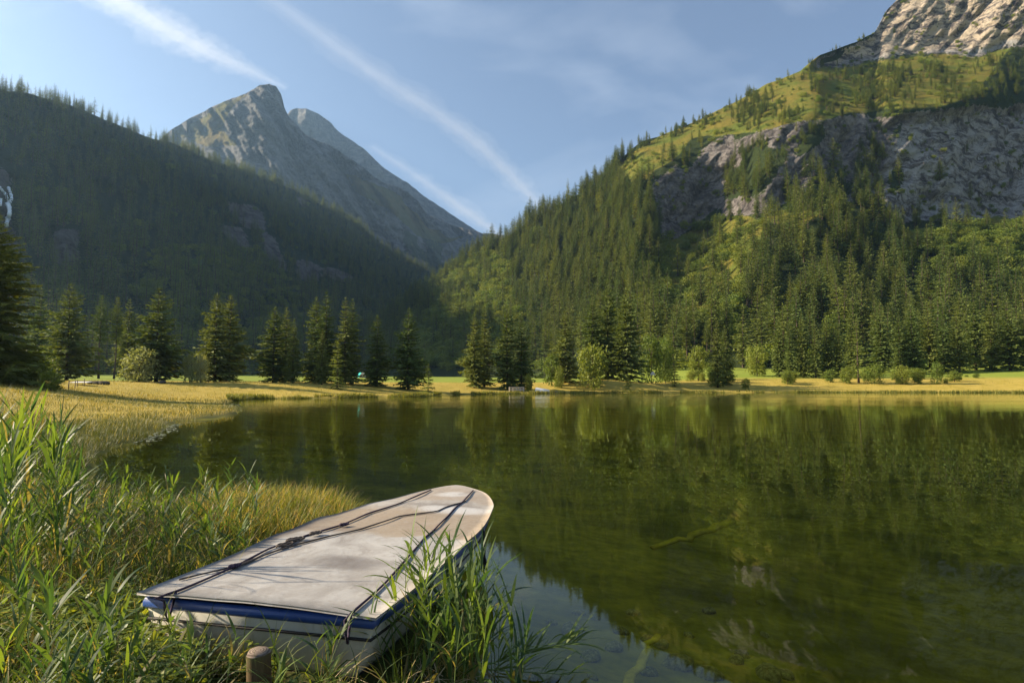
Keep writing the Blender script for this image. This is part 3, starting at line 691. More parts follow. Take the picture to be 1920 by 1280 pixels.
spruce(-28, 62, 400, 100, 0, 'huge near black spruce filling the left edge of the photo', crown=SPR_BIG[0], rad=0.225)
broad(58, 66, 640, 44, 1, 'bushy yellow green tree tucked against the huge left edge spruce')
broad(96, 60, 690, 22, 0, 'low dark bush right of the yellow green tree at the meadow edge')
spruce(68, 150, 533, 30, 1, 'thin hazy spruce between the huge edge spruce and the broad dark one')
spruce(124, 112, 530, 50, 2, 'broad dark spruce behind the meadow, left of the two bare trunks')
spruce(184, 150, 553, 28, 3, 'high crowned spruce with a bare pale trunk, left of its pair', tr=BARE, crown=SPR_HIGH, rad=0.15)
spruce(214, 150, 556, 26, 3, 'high crowned spruce with a thin bare trunk, right of its pair', tr=BARE, crown=SPR_HIGH, rad=0.15)
spruce(237, 155, 560, 30, 1, 'greyish spruce standing behind the pale round tree')
spruce(292, 112, 538, 56, 2, 'broad open spruce with a visible stem rising behind the pale round tree')
broad(260, 108, 640, 40, 1, 'round pale leaved tree in the meadow in front of the broad open spruce', True)
broad(355, 112, 656, 14, 0, 'narrow pale shrub left of the twin spruces', True)
broad(376, 114, 655, 14, 1, 'pale shrub leaning against the twin spruces', True)
spruce(402, 122, 550, 42, 0, 'left spruce of the twin pair, sunlit on its left')
spruce(428, 126, 552, 40, 0, 'right spruce of the twin pair, mostly in shadow')
spruce(512, 130, 574, 40, 0, 'dark spruce left in the group of three by the lake bay')
spruce(534, 136, 576, 30, 1, 'spruce half hidden at the back of the group by the lake bay')
spruce(549, 126, 598, 19, 3, 'slim lighter spruce at the right of the group by the lake bay')
spruce(590, 138, 555, 30, 0, 'tall spruce left of the tallest tip in the central clump')
spruce(609, 136, 547, 34, 1, 'tallest spruce of the central clump')
spruce(603, 126, 616, 18, 3, 'short spruce in front of the tall central clump')
spruce(632, 118, 640, 17, 3, 'small yellow green conifer alone in front of the central clump', crown=SPR_LIGHT, rad=0.20)
spruce(645, 134, 557, 30, 1, 'left one of two pointed dark spruces right of the small yellow conifer')
spruce(658, 138, 560, 30, 1, 'right one of two pointed dark spruces right of the small yellow conifer')
spruce(706, 136, 590, 30, 0, 'open crowned spruce beside the teal tent')
spruce(765, 136, 577, 38, 2, 'wide dark spruce at the left edge of the green field')
spruce(803, 122, 682, 12, 3, 'little thin conifer at the lake edge before the green field', crown=SPR_LIGHT, rad=0.20)
spruce(889, 158, 586, 28, 0, 'left spruce of the row at the right edge of the green field')
spruce(908, 162, 574, 26, 1, 'pointed spruce second in the row right of the green field')
spruce(951, 160, 570, 30, 0, 'third spruce in the row right of the green field, behind the pale railing')
spruce(978, 162, 580, 26, 1, 'dark spruce closing the row above the pale railing')
broad(991, 156, 696, 9, 0, 'small shrub between the pale railing and the jetty')
spruce(1060, 176, 580, 30, 0, 'dark spruce on the left of the wooded mound by the jetty')
broad(1034, 172, 656, 17, 0, 'upright willow at the left foot of the wooded mound')
broad(1048, 168, 680, 11, 1, 'small round bush between the upright willow and the dark spruce')
spruce(1112, 186, 545, 34, 1, 'tall spruce behind the round willow on the mound')
spruce(1140, 190, 522, 38, 0, 'tallest spruce on the wooded mound')
spruce(1175, 182, 540, 40, 0, 'dark right hand spruce on the wooded mound')
broad(1112, 168, 632, 36, 2, 'big round yellow green willow leaning over the mound bank')
spruce(1178, 168, 690, 8, 3, 'tiny sapling conifer on the mound bank', crown=SPR_LIGHT, rad=0.20)
broad(1222, 195, 612, 26, 2, 'left of two tall light green trees right of the mound')
broad(1248, 200, 616, 22, 1, 'right of two tall light green trees right of the mound')
spruce(1265, 178, 668, 14, 2, 'small plump conifer on the grassy bank right of the mound', crown=SPR_LIGHT, rad=0.20)
spruce(1346, 184, 596, 20, 1, 'lone slender spruce with a visible stem at the lake shore')
spruce(1361, 190, 610, 18, 0, 'dark spruce right behind the lone slender shore spruce')
broad(1398, 180, 706, 9, 0, 'low shrub alone on the golden strip right of the slender spruce')
broad(1310, 215, 640, 22, 0, 'green broadleaf tree left of the lone slender spruce')
broad(1420, 235, 640, 22, 1, 'round tree at the head of the little green pasture')
spruce(1610, 196, 598, 19, 3, 'thin ragged spruce standing out in front of the right stand', crown=SPR_THIN, rad=0.14)
broad(1640, 192, 676, 22, 2, 'light shrub at the foot of the thin ragged spruce')
broad(1588, 194, 684, 14, 0, 'small light shrub left of the thin ragged spruce')
broad(1692, 190, 680, 15, 1, 'feathery shrub on the golden strip, left one of three')
broad(1722, 190, 686, 13, 0, 'feathery shrub on the golden strip, middle one of three')
broad(1757, 188, 672, 14, 2, 'feathery shrub on the golden strip, right one of three')
for px, top, hw, Y in [(1462, 592, 16, 228), (1483, 600, 15, 222), (1506, 588, 17, 226), (1530, 598, 15, 220), (1552, 585, 18, 226), (1575, 600, 15, 224), (1600, 575, 20, 236), (1655, 560, 26, 250), (1690, 585, 22, 238), (1714, 572, 27, 236), (1745, 560, 26, 246), (1772, 590, 20, 240), (1800, 575, 24, 238), (1832, 540, 28, 250), (1862, 570, 24, 240), (1895, 560, 28, 238), (1925, 580, 24, 236)]:
    spruce(px, Y, top, hw, int(rng.integers(0, 2)), 'sunlit spruce in the front row of the right stand, its foot on the golden meadow', grp='front row spruces of the right stand')

for q in range(22):                                        # low shrubs along the edge of the right stand and the mound
    px = float(rng.uniform(1270, 1915)); Y = float(rng.uniform(186, 224)); hp = float(rng.uniform(7, 26))
    broad(px, Y, 716 - (Y - 180) * .2 - hp, hp * float(rng.uniform(.35, .8)), int(rng.integers(0, 3)), 'low wild shrub scattered along the golden edge of the right stand', grp='wild shrubs below the right stand')

# ------------------------------------------------------------------ small things on the far shore
def simple(name, parts_, mat, parent=None, smooth=False):
    V, Fq, mi = join(parts_); return link(name, mesh_np(name, V, Fq, [mat] if not isinstance(mat, (list, tuple)) else mat, smooth, mi), parent)
def plain(name, c, rough=0.7, spec=0.3, var=0.25, sc=6.0):
    k = NT(name); f = k.noise(sc, 5, k.obj(), 0.6)
    return k.done(k.principled(k.mix(f, tuple(x * (1 - var) for x in c), tuple(min(1, x * (1 + var)) for x in c)), rough, spec))
M['palewood'] = plain('weathered_pale_wood', (0.55, 0.47, 0.40), 0.85, 0.15)
M['whitepaint'] = plain('white_paint', (0.76, 0.76, 0.76), 0.45, 0.4, 0.06)
M['navy'] = plain('navy_paint', (0.035, 0.05, 0.12), 0.5, 0.4)
M['teal'] = plain('teal_tent_fabric', (0.03, 0.36, 0.36), 0.8, 0.2, 0.1)
M['red'] = plain('red_fabric', (0.55, 0.06, 0.05), 0.8, 0.2, 0.1)
M['darkstone'] = plain('dark_stone', (0.07, 0.065, 0.06), 0.95, 0.1, 0.5, 3.0)
M['greywood'] = plain('grey_post_wood', (0.16, 0.13, 0.11), 0.95, 0.1, 0.4)

# railing
P0 = at(955, 720, 153); P1 = at(982, 720, 155); z0 = float(ground_z(P0[0], P0[1]))
rail = link('railing', None, loc=(P0[0], P0[1], z0)); d = P1 - P0; L = math.hypot(d[0], d[1]); rail.rotation_euler = (0, 0, math.atan2(d[1], d[0]))
for i in range(5): simple('post', [box((i * L / 4, 0, .55), (.12, .12, 1.2))], M['palewood'], rail)
for zz in (.35, .72, 1.05): simple('rail', [box((L / 2, -.09, zz), (L + .2, .05, .2))], M['palewood'], rail)
tag(rail, 'pale wooden railing on the golden bank left of the small jetty', 'railing')
# jetty with the white upturned boat and the blue boat beside it
J0 = onz(1004, 737.2, 0); J1 = onz(1031, 737.2, 0)
jet = link('jetty', None, loc=(J0[0], J0[1], 0)); L = J1[0] - J0[0]
simple('deck', [box((L / 2, 1.0, .38), (L, 3.6, .14))], M['palewood'], jet)
for i in range(4): simple('post', [box((.15 + i * (L - .3) / 3, -.62, .0), (.22, .22, .62))], M['greywood'], jet)
tag(jet, 'small pale wooden jetty on dark posts at the far shore', 'jetty')
def hull_mesh(name, L, B, Hh, mats):
    n, m = 14, 9; V = []
    for i in range(n):
        t = i / (n - 1); w = B / 2 * (1 - max(0, t - .55) ** 2 * 4.6) ; w = max(w, .03)
        for j in range(m):
            a = (j / (m - 1) - .5) * math.pi; V.append((t * L, w * math.sin(a), Hh * (1 - math.cos(a) ** .7 * 1.0) + .12 * max(0, t - .6) * (1 - math.cos(a))))
    return mesh_np(name, np.array(V), grid_faces(n, m), mats, True)
ub = link('rowing_boat', None, loc=(J0[0] - .2, J0[1] + .3, .47)); ub.rotation_euler = (0, R(9), 0)
h = link('hull', hull_mesh('hull', 3.6, 1.5, .95, [M['whitepaint']]), ub); h.rotation_euler = (math.pi, 0, 0); h.location = (0.1, 0, 1.0)
simple('keel', [box((1.7, 0, 1.02), (2.6, .06, .06))], M['whitepaint'], ub)
tag(ub, 'white upturned rowing boat lying on the small jetty', 'boat')
bb = link('rowing_boat', None, loc=(J1[0] + .1, J1[1] - .1, -.12)); bb.rotation_euler = (0, 0, R(25))
link('hull', hull_mesh('hull', 2.2, 1.1, .6, [M['navy']]), bb); simple('thwart', [box((.9, 0, .42), (.25, .9, .04))], M['palewood'], bb)
tag(bb, 'small dark blue boat moored at the right end of the jetty', 'boat')
def tent(px, Y, py, w, hh, ma, mb, label, rz):
    P = at(px, py, Y); P[2] = max(float(ground_z(P[0], P[1])), P[2])
    t = link('tent', None, loc=P); t.rotation_euler = (0, 0, rz)
    n = 9; s = np.linspace(-1, 1, n); V = [(x * w / 2, y, hh * (1 - abs(x) ** 1.7)) for x in s for y in (-w * .55, w * .55)]
    link('canopy', mesh_np('canopy', np.array(V), grid_faces(n, 2), [ma], False), t)
    V = [(x * w / 2 * .97, -w * .53, zf * hh * .97 * (1 - abs(x) ** 1.7)) for x in s for zf in (0, 1)]
    link('door_panel', mesh_np('door_panel', np.array(V), grid_faces(n, 2), [mb], False), t)
    return tag(t, label, 'tent')
tent(678, 172, 708, 2.2, 1.7, M['teal'], M['whitepaint'], 'teal tent with a white front half hidden between the lakeside spruces', 0.5)
tent(1224, 186, 703, 1.7, 1.1, M['red'], M['whitepaint'], 'tiny red and white tent in the shade right of the wooded mound', -0.2)
P = onz(152, 731, 0.0); P = at(152, 712, 86); z = float(ground_z(P[0], P[1]))
sh = simple('ground_sheet', [box((0, 0, .04), (2.1, 2.0, .06))], M['whitepaint']); sh.location = (P[0], P[1], z + .35); sh.rotation_euler = (R(4), 0, .2)
tag(sh, 'flat white sheet lying in the golden meadow below the dark left spruces', 'sheet')
def rock_mesh(seed, squash=0.6, mat=None, n=14, m=10, name='boulder'):
    g = np.random.default_rng(seed); ph = g.uniform(0, 9, 3); V = []
    for i in range(n):
        for j in range(m):
            a, b = i / n * 2 * math.pi, (j / (m - 1) - .5) * math.pi
            v = np.array([math.cos(a) * math.cos(b), math.sin(a) * math.cos(b), math.sin(b)])
            r = 1 + .35 * float(fbm(v[0] * 1.6 + ph[0], v[1] * 1.6 + v[2] * 1.2 + ph[1], 3)); r = min(r, 1.08)
            V.append(v * r * (1, .8, squash))
    return mesh_np(name, np.array(V), grid_faces(n, m, True), [mat or M['darkstone']], True)
bmesh_ = [rock_mesh(5), rock_mesh(6)]
for i, (px, s_, lb) in enumerate([(171, .45, 'left of three dark boulders in the golden meadow, touching the white sheet'), (182, .5, 'middle of three dark boulders in the golden meadow'), (195, .65, 'right and largest of three dark boulders in the golden meadow'), (304, .5, 'flat dark boulder at the foot of the broad open spruce')]):
    P = at(px, 712, 92 if i < 3 else 106); b = link('boulder', bmesh_[i % 2], loc=(P[0], P[1], float(ground_z(P[0], P[1])) + .22)); b.scale = (s_ * 1.4, s_, s_)
    tag(b, lb, 'boulder', 'dark boulders in the meadow')
for px, Y in [(129, 68), (141, 74), (145, 80), (158, 84)]:
    P = at(px, 716, Y); z = float(ground_z(P[0], P[1])); V, Fq = tube([(0, 0, -.2), (.01, 0, .5), (.03, .01, 1.05)], [.05, .05, .045], 7)
    o = link('fence_post', mesh_np('fence_post', V, Fq, [M['greywood']]), loc=(P[0], P[1], z)); tag(o, 'thin grey fence post in the grass before the white sheet', 'post', 'fence posts in the left meadow')

# waterfall on the left hillside
k = NT('falling_water'); M['fall'] = k.done(k.principled((0.72, 0.78, 0.84), 0.4, 0.4))
def slope_at(hill, px, py):
    i = np.argmin(np.hypot(hill.PX - px, hill.PY - py)); a_, b_ = np.unravel_index(i, hill.PX.shape); return hill.P[a_, b_, 1]
wf = []
for line, w in (([(0, 351), (4, 357), (10, 363), (13, 370), (15, 376), (17, 378)], 1.3), ([(16, 352), (20, 363), (22, 372), (19, 378), (14, 383)], 1.5), ([(14, 383), (17, 388), (18, 396), (17, 404), (14, 412), (12, 422)], 2.2), ([(2, 372), (1, 385)], 1.2)):
    p = np.array(line, float); t = np.linspace(0, 1, 4 * len(p)); u = np.linspace(0, 1, len(p)); xx, yy = np.interp(t, u, p[:, 0]), np.interp(t, u, p[:, 1])
    Y = np.array([slope_at(left, a_, b_) for a_, b_ in zip(xx, yy)]); Y = gsmooth(Y[:, None], 1, 0)[:, 0] - 9
    wf.append(tube(at(xx, yy, Y), w * (0.6 + 0.5 * rng.random(len(t))), 6))
V, Fq, _ = join(wf); tag(link('waterfall', mesh_np('waterfall', V, Fq, [M['fall']])), 'thin white waterfall braiding down the rocks of the left hillside', 'waterfall')

# ------------------------------------------------------------------ blades: grass, sedge, meadow
def blades(base, az, ln, wd, el, curl, nseg=3, bow=1.3, roll=0.0, prof=None):
    n = len(base); t = np.arange(nseg + 1) / nseg
    ang = el[:, None] - curl[:, None] * t[None] ** bow
    st = (ln / nseg)[:, None]; hx = np.concatenate([np.zeros((n, 1)), np.cumsum(np.cos(ang[:, :-1]) * st, 1)], 1); hz = np.concatenate([np.zeros((n, 1)), np.cumsum(np.sin(ang[:, :-1]) * st, 1)], 1)
    ca, sa = np.cos(az)[:, None], np.sin(az)[:, None]
    Cn = np.stack([base[:, None, 0] + hx * ca, base[:, None, 1] + hx * sa, base[:, None, 2] + hz], -1)
    ra = np.asarray(roll) * np.ones(n); sx = np.stack([-np.sin(az) * np.cos(ra), np.cos(az) * np.cos(ra), np.sin(ra)], -1)
    pr = (np.interp(t, [0, .25, .6, 1], [.75, 1, .7, .03]) if prof is None else np.interp(t, *prof))
    off = sx[:, None, :] * (wd[:, None] * 0.5 * pr[None])[..., None]
    V = np.stack([Cn - off, Cn + off], 2).reshape(-1, 3)
    b = (np.arange(n) * (nseg + 1) * 2)[:, None] + (np.arange(nseg) * 2)[None]
    Fq = np.stack([b, b + 1, b + 3, b + 2], -1).reshape(-1, 4)
    return V, Fq
def blade_field(name, xy, mat, lr, wr, er, cr, rng, zoff=-0.02, nseg=3, wgrow=0.0, clump=0.0, rvals=None):
    n = len(xy); z = ground_z(xy[:, 0], xy[:, 1]) + zoff
    d = np.hypot(xy[:, 0], xy[:, 1]); hs = 1.0 if not clump else np.clip(1 + clump * fbm(xy[:, 0] * 0.9, xy[:, 1] * 0.9, 3) + clump * fbm(xy[:, 0] * .16 + 5, xy[:, 1] * .16, 3), .25, 2.2)
    V, Fq = blades(np.column_stack([xy, z]), rng.uniform(0, 6.28, n), rng.uniform(*lr, n) * hs, rng.uniform(*wr, n) * (1 + wgrow * d), rng.uniform(*er, n), rng.uniform(*cr, n), nseg, roll=rng.normal(0, .5, n))
    rv = rng.random(n) if rvals is None else rvals
    o = link(name, mesh_np(name, V, Fq, [mat], True, attrs={'rnd': np.repeat(rv, (nseg + 1) * 2)}))
    return tag(o, kind='stuff')
def sample(n, x0, x1, y0, y1, cond, rng, pw=1.0):
    out = []; c = 0
    while c < n:
        m = 4 * n; u = rng.random(m)
        if pw: yy = (y0 ** (1 - pw) + u * (y1 ** (1 - pw) - y0 ** (1 - pw))) ** (1 / (1 - pw)) if pw != 1 else y0 * (y1 / y0) ** u
        else: yy = y0 + u * (y1 - y0)
        xx = x0(yy) + rng.random(m) * (x1(yy) - x0(yy)); k_ = cond(xx, yy); out.append(np.column_stack([xx, yy])[k_]); c += int(k_.sum())
    return np.concatenate(out)[:n]
# hull footprint kept clear
BS = np.array([-1.68, 3.99]); BU = np.array([0.2595, 0.9657]); BV = np.array([BU[1], -BU[0]])
def boat_uv(x, y): return (x - BS[0]) * BU[0] + (y - BS[1]) * BU[1], (x - BS[0]) * BV[0] + (y - BS[1]) * BV[1]
def clear(x, y, m=0.0):
    u, v = boat_uv(x, y); return ~((u > -0.03 - m) & (u < 4.6) & (np.abs(v) < (0.84 + m) * np.clip((5.2 - u) / 1.6, 0, 1)))
shore = lambda x, y: sdist(LAKE, x, y)
lx = lambda y: -0.92 * y - 1.0
near = lambda x, y: (shore(x, y) > -0.05) & clear(x, y) & ~((y < 3.7) & (np.abs(x + .41 * y) < .06 * y)) & ~((y > 2.9) & (y < 4.0) & (np.abs(x + .37 * y) < .17 * y) & (fbm(x * 4, y * 4, 2) > -.1))
xy = sample(52000, lx, lambda y: 0.0 * y + 0.1, 1.9, 12.5, near, rng, 1.1)
blade_field('bank_grass', xy, M['grass'], (.08, .26), (.004, .011), (.7, 1.5), (.3, 2.0), rng, clump=.8)
xy = sample(5200, lx, lambda y: 0.0 * y - 0.6, 1.9, 11, near, rng, 1.2)
blade_field('long_grass', xy, M['grass'], (.30, .62), (.006, .014), (1.1, 1.55), (.5, 2.1), rng, nseg=5, clump=.5)
tipc = lambda x, y: (shore(x, y) > 0.0) & clear(x, y, .05) & (np.hypot(x + 2.9, (y - 8.8) * .8) < 1.4)
xy = sample(5200, lambda y: y * 0 - 5, lambda y: y * 0 - 1.3, 6.8, 10.2, tipc, rng, 0)
blade_field('dry_sedge', xy, M['drygrass'], (.28, .58), (.006, .012), (1.1, 1.5), (.4, 1.7), rng, nseg=5)
# low herbs at the lower left
xy = sample(16000, lx, lambda y: y * 0 - 1.3, 1.9, 5.2, lambda x, y: near(x, y) & (fbm(x * 1.1, y * 1.1, 3) > -.15), rng, 1.2)
xy = np.concatenate([xy, sample(9000, lambda y: -.72 * y, lambda y: -.50 * y, 3.0, 4.9, near, rng, 0)]); n = len(xy); z = ground_z(xy[:, 0], xy[:, 1]) + rng.uniform(0.05, .26, n); dv = rng.normal(size=(n, 3)) * (1, 1, .35); dv /= np.linalg.norm(dv, axis=1, keepdims=True); ln = rng.uniform(.03, .075, n)
b = np.column_stack([xy, z]); sv = np.cross(dv, np.array([0, 0, 1.0])); sv /= np.linalg.norm(sv, axis=1, keepdims=True) + 1e-6
V = np.stack([b, b + dv * (ln * .5)[:, None] + sv * (ln * .3)[:, None], b + dv * ln[:, None], b + dv * (ln * .5)[:, None] - sv * (ln * .3)[:, None]], 1).reshape(-1, 3)
tag(link('herbs', mesh_np('herbs', V, np.arange(4 * n).reshape(n, 4), [M['herb']], False, attrs={'rnd': np.repeat(rng.random(n), 4)})), kind='stuff')
# dead litter lying among the green
xy = sample(6500, lx, lambda y: 0.0 * y + 0.05, 1.9, 11, near, rng, 1.2)
blade_field('dead_litter', xy, M['litter'], (.15, .45), (.004, .010), (.0, .9), (.2, 1.6), rng, nseg=4, zoff=.03)
# golden meadow to the left and along the far shore
xy = sample(100000, lambda y: -0.95 * y, lambda y: 0.95 * y, 11, 260, lambda x, y: (shore(x, y) > 0.2) & (shore(x, y) < 44) & (x < 0.9 * y) & ~((x > -4) & (y < 20)), rng, 1.3)
gr_ = np.clip(rng.random(len(xy)) * .5 + .25 + .5 * fbm(xy[:, 0] / 14, xy[:, 1] / 14, 4), 0, 1)
gr_ = np.where(rng.random(len(xy)) < np.interp(np.hypot(xy[:, 0], xy[:, 1]) + 16 * fbm(xy[:, 0] / 9, xy[:, 1] / 9, 4), [30, 52, 90], [.94, .5, .22]) + .5 * (fbm(xy[:, 0] / 11 + 4, xy[:, 1] / 17, 4) > .16), .99, gr_)
blade_field('meadow_grass', xy, M['meadowgrass'], (.08, .34), (.006, .013), (1.0, 1.5), (.2, 1.3), rng, nseg=2, wgrow=.026, clump=.8, rvals=gr_)
xy = sample(16000, lambda y: -0.6 * y, lambda y: 0.92 * y, 28, 215, lambda x, y: (shore(x, y) > -0.7) & (shore(x, y) < 0.8) & (fbm(x / 6, y / 6, 3) > -.25) & (y > 80), rng, 1.0)
blade_field('shore_reeds', xy, M['fringe'], (.35, .85), (.02, .04), (1.2, 1.55), (.1, .8), rng, nseg=2, wgrow=.02, zoff=0.0)
# floating leaves off the near meadow
xy = onz(np.interp(rng.random(700), [0, .5, 1], [262, 312, 345]), np.interp(np.sort(rng.random(700)), [0, 1], [790, 835]), 0)[:, :2]
xs, ys = [], []
for px, py, s in ((322, 796, 9), (300, 806, 14), (283, 815, 12), (268, 824, 10)):
    xs.append(px + rng.normal(0, s, 90)); ys.append(py + rng.normal(0, 3.2, 90))
Q = onz(np.concatenate(xs), np.concatenate(ys), 0.012); Q = Q[shore(Q[:, 0], Q[:, 1]) < .3]; n = len(Q)
az = rng.uniform(0, 6.28, n); sz = rng.uniform(.05, .14, n); dx = np.stack([np.cos(az), np.sin(az), az * 0], -1); dy = np.stack([-np.sin(az), np.cos(az), az * 0], -1); Q[:, 2] += rng.uniform(0, .02, n)
V = np.stack([Q - dx * sz[:, None], Q + dy * sz[:, None] * .7, Q + dx * sz[:, None] + (0, 0, .03), Q - dy * sz[:, None] * .7], 1).reshape(-1, 3)
M['pad'] = foliage_mat('floating_leaf', (0.10, 0.12, 0.06), (0.20, 0.21, 0.13), trans=0.0, per_obj=0)
tag(link('floating_leaves', mesh_np('floating_leaves', V, np.arange(4 * n).reshape(n, 4), [M['pad']], False, attrs={'rnd': np.repeat(rng.random(n), 4)})), kind='stuff')

# ------------------------------------------------------------------ reeds, plant by plant
M['reedstem'] = plain('reed_stem', (0.14, 0.19, 0.05), 0.6, 0.3, 0.3)
def reed_pair(seed, nl=8, spread=1.0):
    g = np.random.default_rng(seed); t = np.linspace(0, 1, 7); ln = g.uniform(.04, .16); a0 = g.uniform(0, 6.28)
    sp = np.stack([ln * t ** 2 * math.cos(a0), ln * t ** 2 * math.sin(a0), t - .03], -1)
    stem = tube(sp, np.interp(t, [0, 1], [.0048, .0016]), 6)
    hs = np.sort(g.uniform(.22, .97, nl)); base = np.stack([np.interp(hs, t, sp[:, i]) for i in range(3)], -1)
    az = a0 + np.arange(nl) * math.pi + g.uniform(-.7, .7, nl)
    L = g.uniform(.24, .46, nl) * np.interp(hs, [.2, .5, 1], [.8, 1.1, .75]); dry = g.random(nl)
    V, Fq = blades(base, az, L, g.uniform(.017, .032, nl), g.uniform(.75, 1.35, nl) + .15 * (hs > .85), g.uniform(.15, 1.2, nl) * spread, 7, 1.5, g.normal(0, .35, nl), prof=([0, .12, .35, .7, 1], [.35, .85, 1, .62, .02]))
    rnd = np.where(dry > .95, .95, g.uniform(0, .78, nl)); rnd = np.where((hs < .35) & (g.random(nl) < .5), .95, rnd)
    return mesh_np('stem', *stem, [M['reedstem']]), mesh_np('leaves', V, Fq, [M['reed']], True, attrs={'rnd': np.repeat(rnd, 16)})
REEDS = [reed_pair(200 + i, nl=int(8 + i % 5), spread=.7 + .1 * (i % 6)) for i in range(14)]
def put_reed(x, y, H, label, group, tilt=.09):
    s, l = REEDS[int(rng.integers(0, len(REEDS)))]
    o = link('reed_plant', None, loc=(x, y, float(ground_z(x, y)) - .02)); o.empty_display_size = .05
    o.scale = (.62 + .3 * H,) * 2 + (H,); o.rotation_euler = (rng.normal(0, tilt), rng.normal(0, tilt), rng.uniform(0, 6.28))
    link('stem', s, o); link('leaves', l, o)
    return tag(o, label, 'reed', group)
rl = lambda y: -0.88 * y
def batch(n, x0, x1, y0, y1, cond, Hf, label, group, pw=0.0, tilt=.09):
    for x, y in sample(n, x0, x1, y0, y1, cond, rng, pw): put_reed(x, y, Hf(x, y), label, group, tilt)
batch(66, rl, lambda y: -0.72 * y, 4.6, 9, lambda x, y: near(x, y), lambda x, y: rng.uniform(1.1, 1.65) * (1 if x < -.76 * y else .85), 'tall green reed in the dense stand at the left edge of the bank', 'tall reeds at the left edge', 0)
batch(125, lambda y: -0.78 * y, lambda y: -0.36 * y - 0.3, 5.4, 8.6, lambda x, y: near(x, y), lambda x, y: rng.uniform(.42, .80), 'green reed mid bank, its tip against the dark water left of the boat', 'reeds before the dark water', 0)
batch(36, lambda y: -0.8 * y, lambda y: -0.5 * y - .3, 2.9, 5.4, lambda x, y: near(x, y) & clear(x, y, .30), lambda x, y: rng.uniform(.45, .8), 'short yellow green reed in the low growth at the lower left', 'short reeds at the lower left', 0)
batch(48, lambda y: y * 0 - 1.0, lambda y: y * 0 + .1, 3.7, 6.3, lambda x, y: (shore(x, y) > -.22) & clear(x, y, .04) & (boat_uv(x, y)[1] > .5), lambda x, y: rng.uniform(.55, .98), 'dark green reed in the clump squeezed between boat side and open water', 'reeds at the right side of the boat', 0)
batch(26, lambda y: y * 0 - 2.4, lambda y: y * 0 - .9, 3.3, 3.85, lambda x, y: clear(x, y, .05) & (np.abs(x + 1.43) > .16), lambda x, y: rng.uniform(.22, .48), 'thin arching reed growing in front of the white boat stern', 'reeds before the stern', 0, .14)

# two reeds fallen over the water
def fallen(pts, nl, seed, label):
    g = np.random.default_rng(seed); p = np.array([onz(a_, b_, c_) for a_, b_, c_ in pts]); t = np.linspace(0, 1, 14); u = np.linspace(0, 1, len(p)); sp = np.stack([np.interp(t, u, p[:, i]) for i in range(3)], -1)
    sp = gsmooth(sp, 1, 0)
    o = link('reed_plant', None, loc=p[0]); hs = np.sort(g.uniform(.25, 1, nl)); base = np.stack([np.interp(hs, t, sp[:, i]) for i in range(3)], -1) - p[0]
    a0 = math.atan2(p[-1][1] - p[0][1], p[-1][0] - p[0][0])
    V, Fq = blades(base, a0 + g.choice([-1, 1], nl) * g.uniform(.1, .9, nl), g.uniform(.18, .38, nl), g.uniform(.014, .024, nl), g.uniform(.1, .9, nl), g.uniform(.3, 1.1, nl), 6, 1.4, g.normal(0, .4, nl), prof=([0, .12, .35, .7, 1], [.35, .85, 1, .62, .02]))
    link('stem', mesh_np('stem', *tube(sp - p[0], np.interp(t, [0, 1], [.006, .0025]), 6), [M['reedstem']]), o)
    link('leaves', mesh_np('leaves', V, Fq, [M['reed']], True, attrs={'rnd': np.repeat(g.uniform(0, .8, nl), 14)}), o)
    return tag(o, label, 'reed')
fallen([(860, 1262, .05), (930, 1240, .09), (985, 1225, .12), (1040, 1212, .15), (1085, 1203, .16)], 46, 5, 'leafy reed bent flat over the open water beside the boat')
fallen([(880, 1250, .02), (935, 1256, .02), (1000, 1260, .03), (1075, 1264, .05)], 18, 6, 'sparse dark reed stem lying on the water at the bottom edge')

# ------------------------------------------------------------------ the covered boat
boat = link('covered_boat', None, loc=(BS[0], BS[1], 0)); boat.rotation_euler = (0, 0, -math.atan2(BU[0], BU[1]))   # local: x right, y to the bow
LE = np.array([(0, .86), (.5, .885), (.95, .93), (1.4, .985), (1.9, 1.0), (2.4, 1.0), (3.0, .93), (3.6, .815), (4.0, .70), (4.3, .60), (4.5, .52), (4.62, .44), (4.68, .36), (4.69, .32)])
RE = np.array([(0.06, .87), (.5, .89), (1.0, .875), (1.5, .86), (2.0, .83), (2.5, .78), (3.0, .70), (3.5, .585), (3.9, .43), (4.2, .26), (4.4, .09), (4.55, -.08), (4.65, -.22), (4.69, -.32)])
def edge(E, n):
    u = np.concatenate([[0], np.cumsum(np.hypot(*np.diff(E, axis=0).T))]); u /= u[-1]
    # finer towards the rounded bow
    t = 1 - (1 - np.linspace(0, 1, n)) ** 1.25
    p = np.stack([np.interp(t, u, E[:, 0]), np.interp(t, u, E[:, 1])], -1)
    q = gsmooth(p, 1, 0); q[0], q[-1] = p[0], p[-1]; return q
NA, NBc = 46, 20
le, re_ = edge(LE, NA), edge(RE, NA)
def cover_z(a_, b_): return 0.625 + .022 * (1 - np.clip(np.abs(b_) / .95, 0, 1) ** 2) + .016 * fbm(a_ * .9 + 3, b_ * 1.1, 3) - .012 * np.exp(-((a_ - 1.0) / .4) ** 2 - ((b_ - .1) / .5) ** 2) + .012 * np.exp(-((a_ - 1.72 - .12 * b_) / .2) ** 2) - .008 * np.exp(-((a_ - 2.45) / .35) ** 2) + .011 * np.exp(-((a_ - 3.15 + .1 * b_) / .22) ** 2) - .006 * np.exp(-((a_ - 3.75) / .3) ** 2) + .03 * np.exp(-((a_ - 2.35) / .22) ** 2 - ((b_ + .98) / .1) ** 2)
top = []
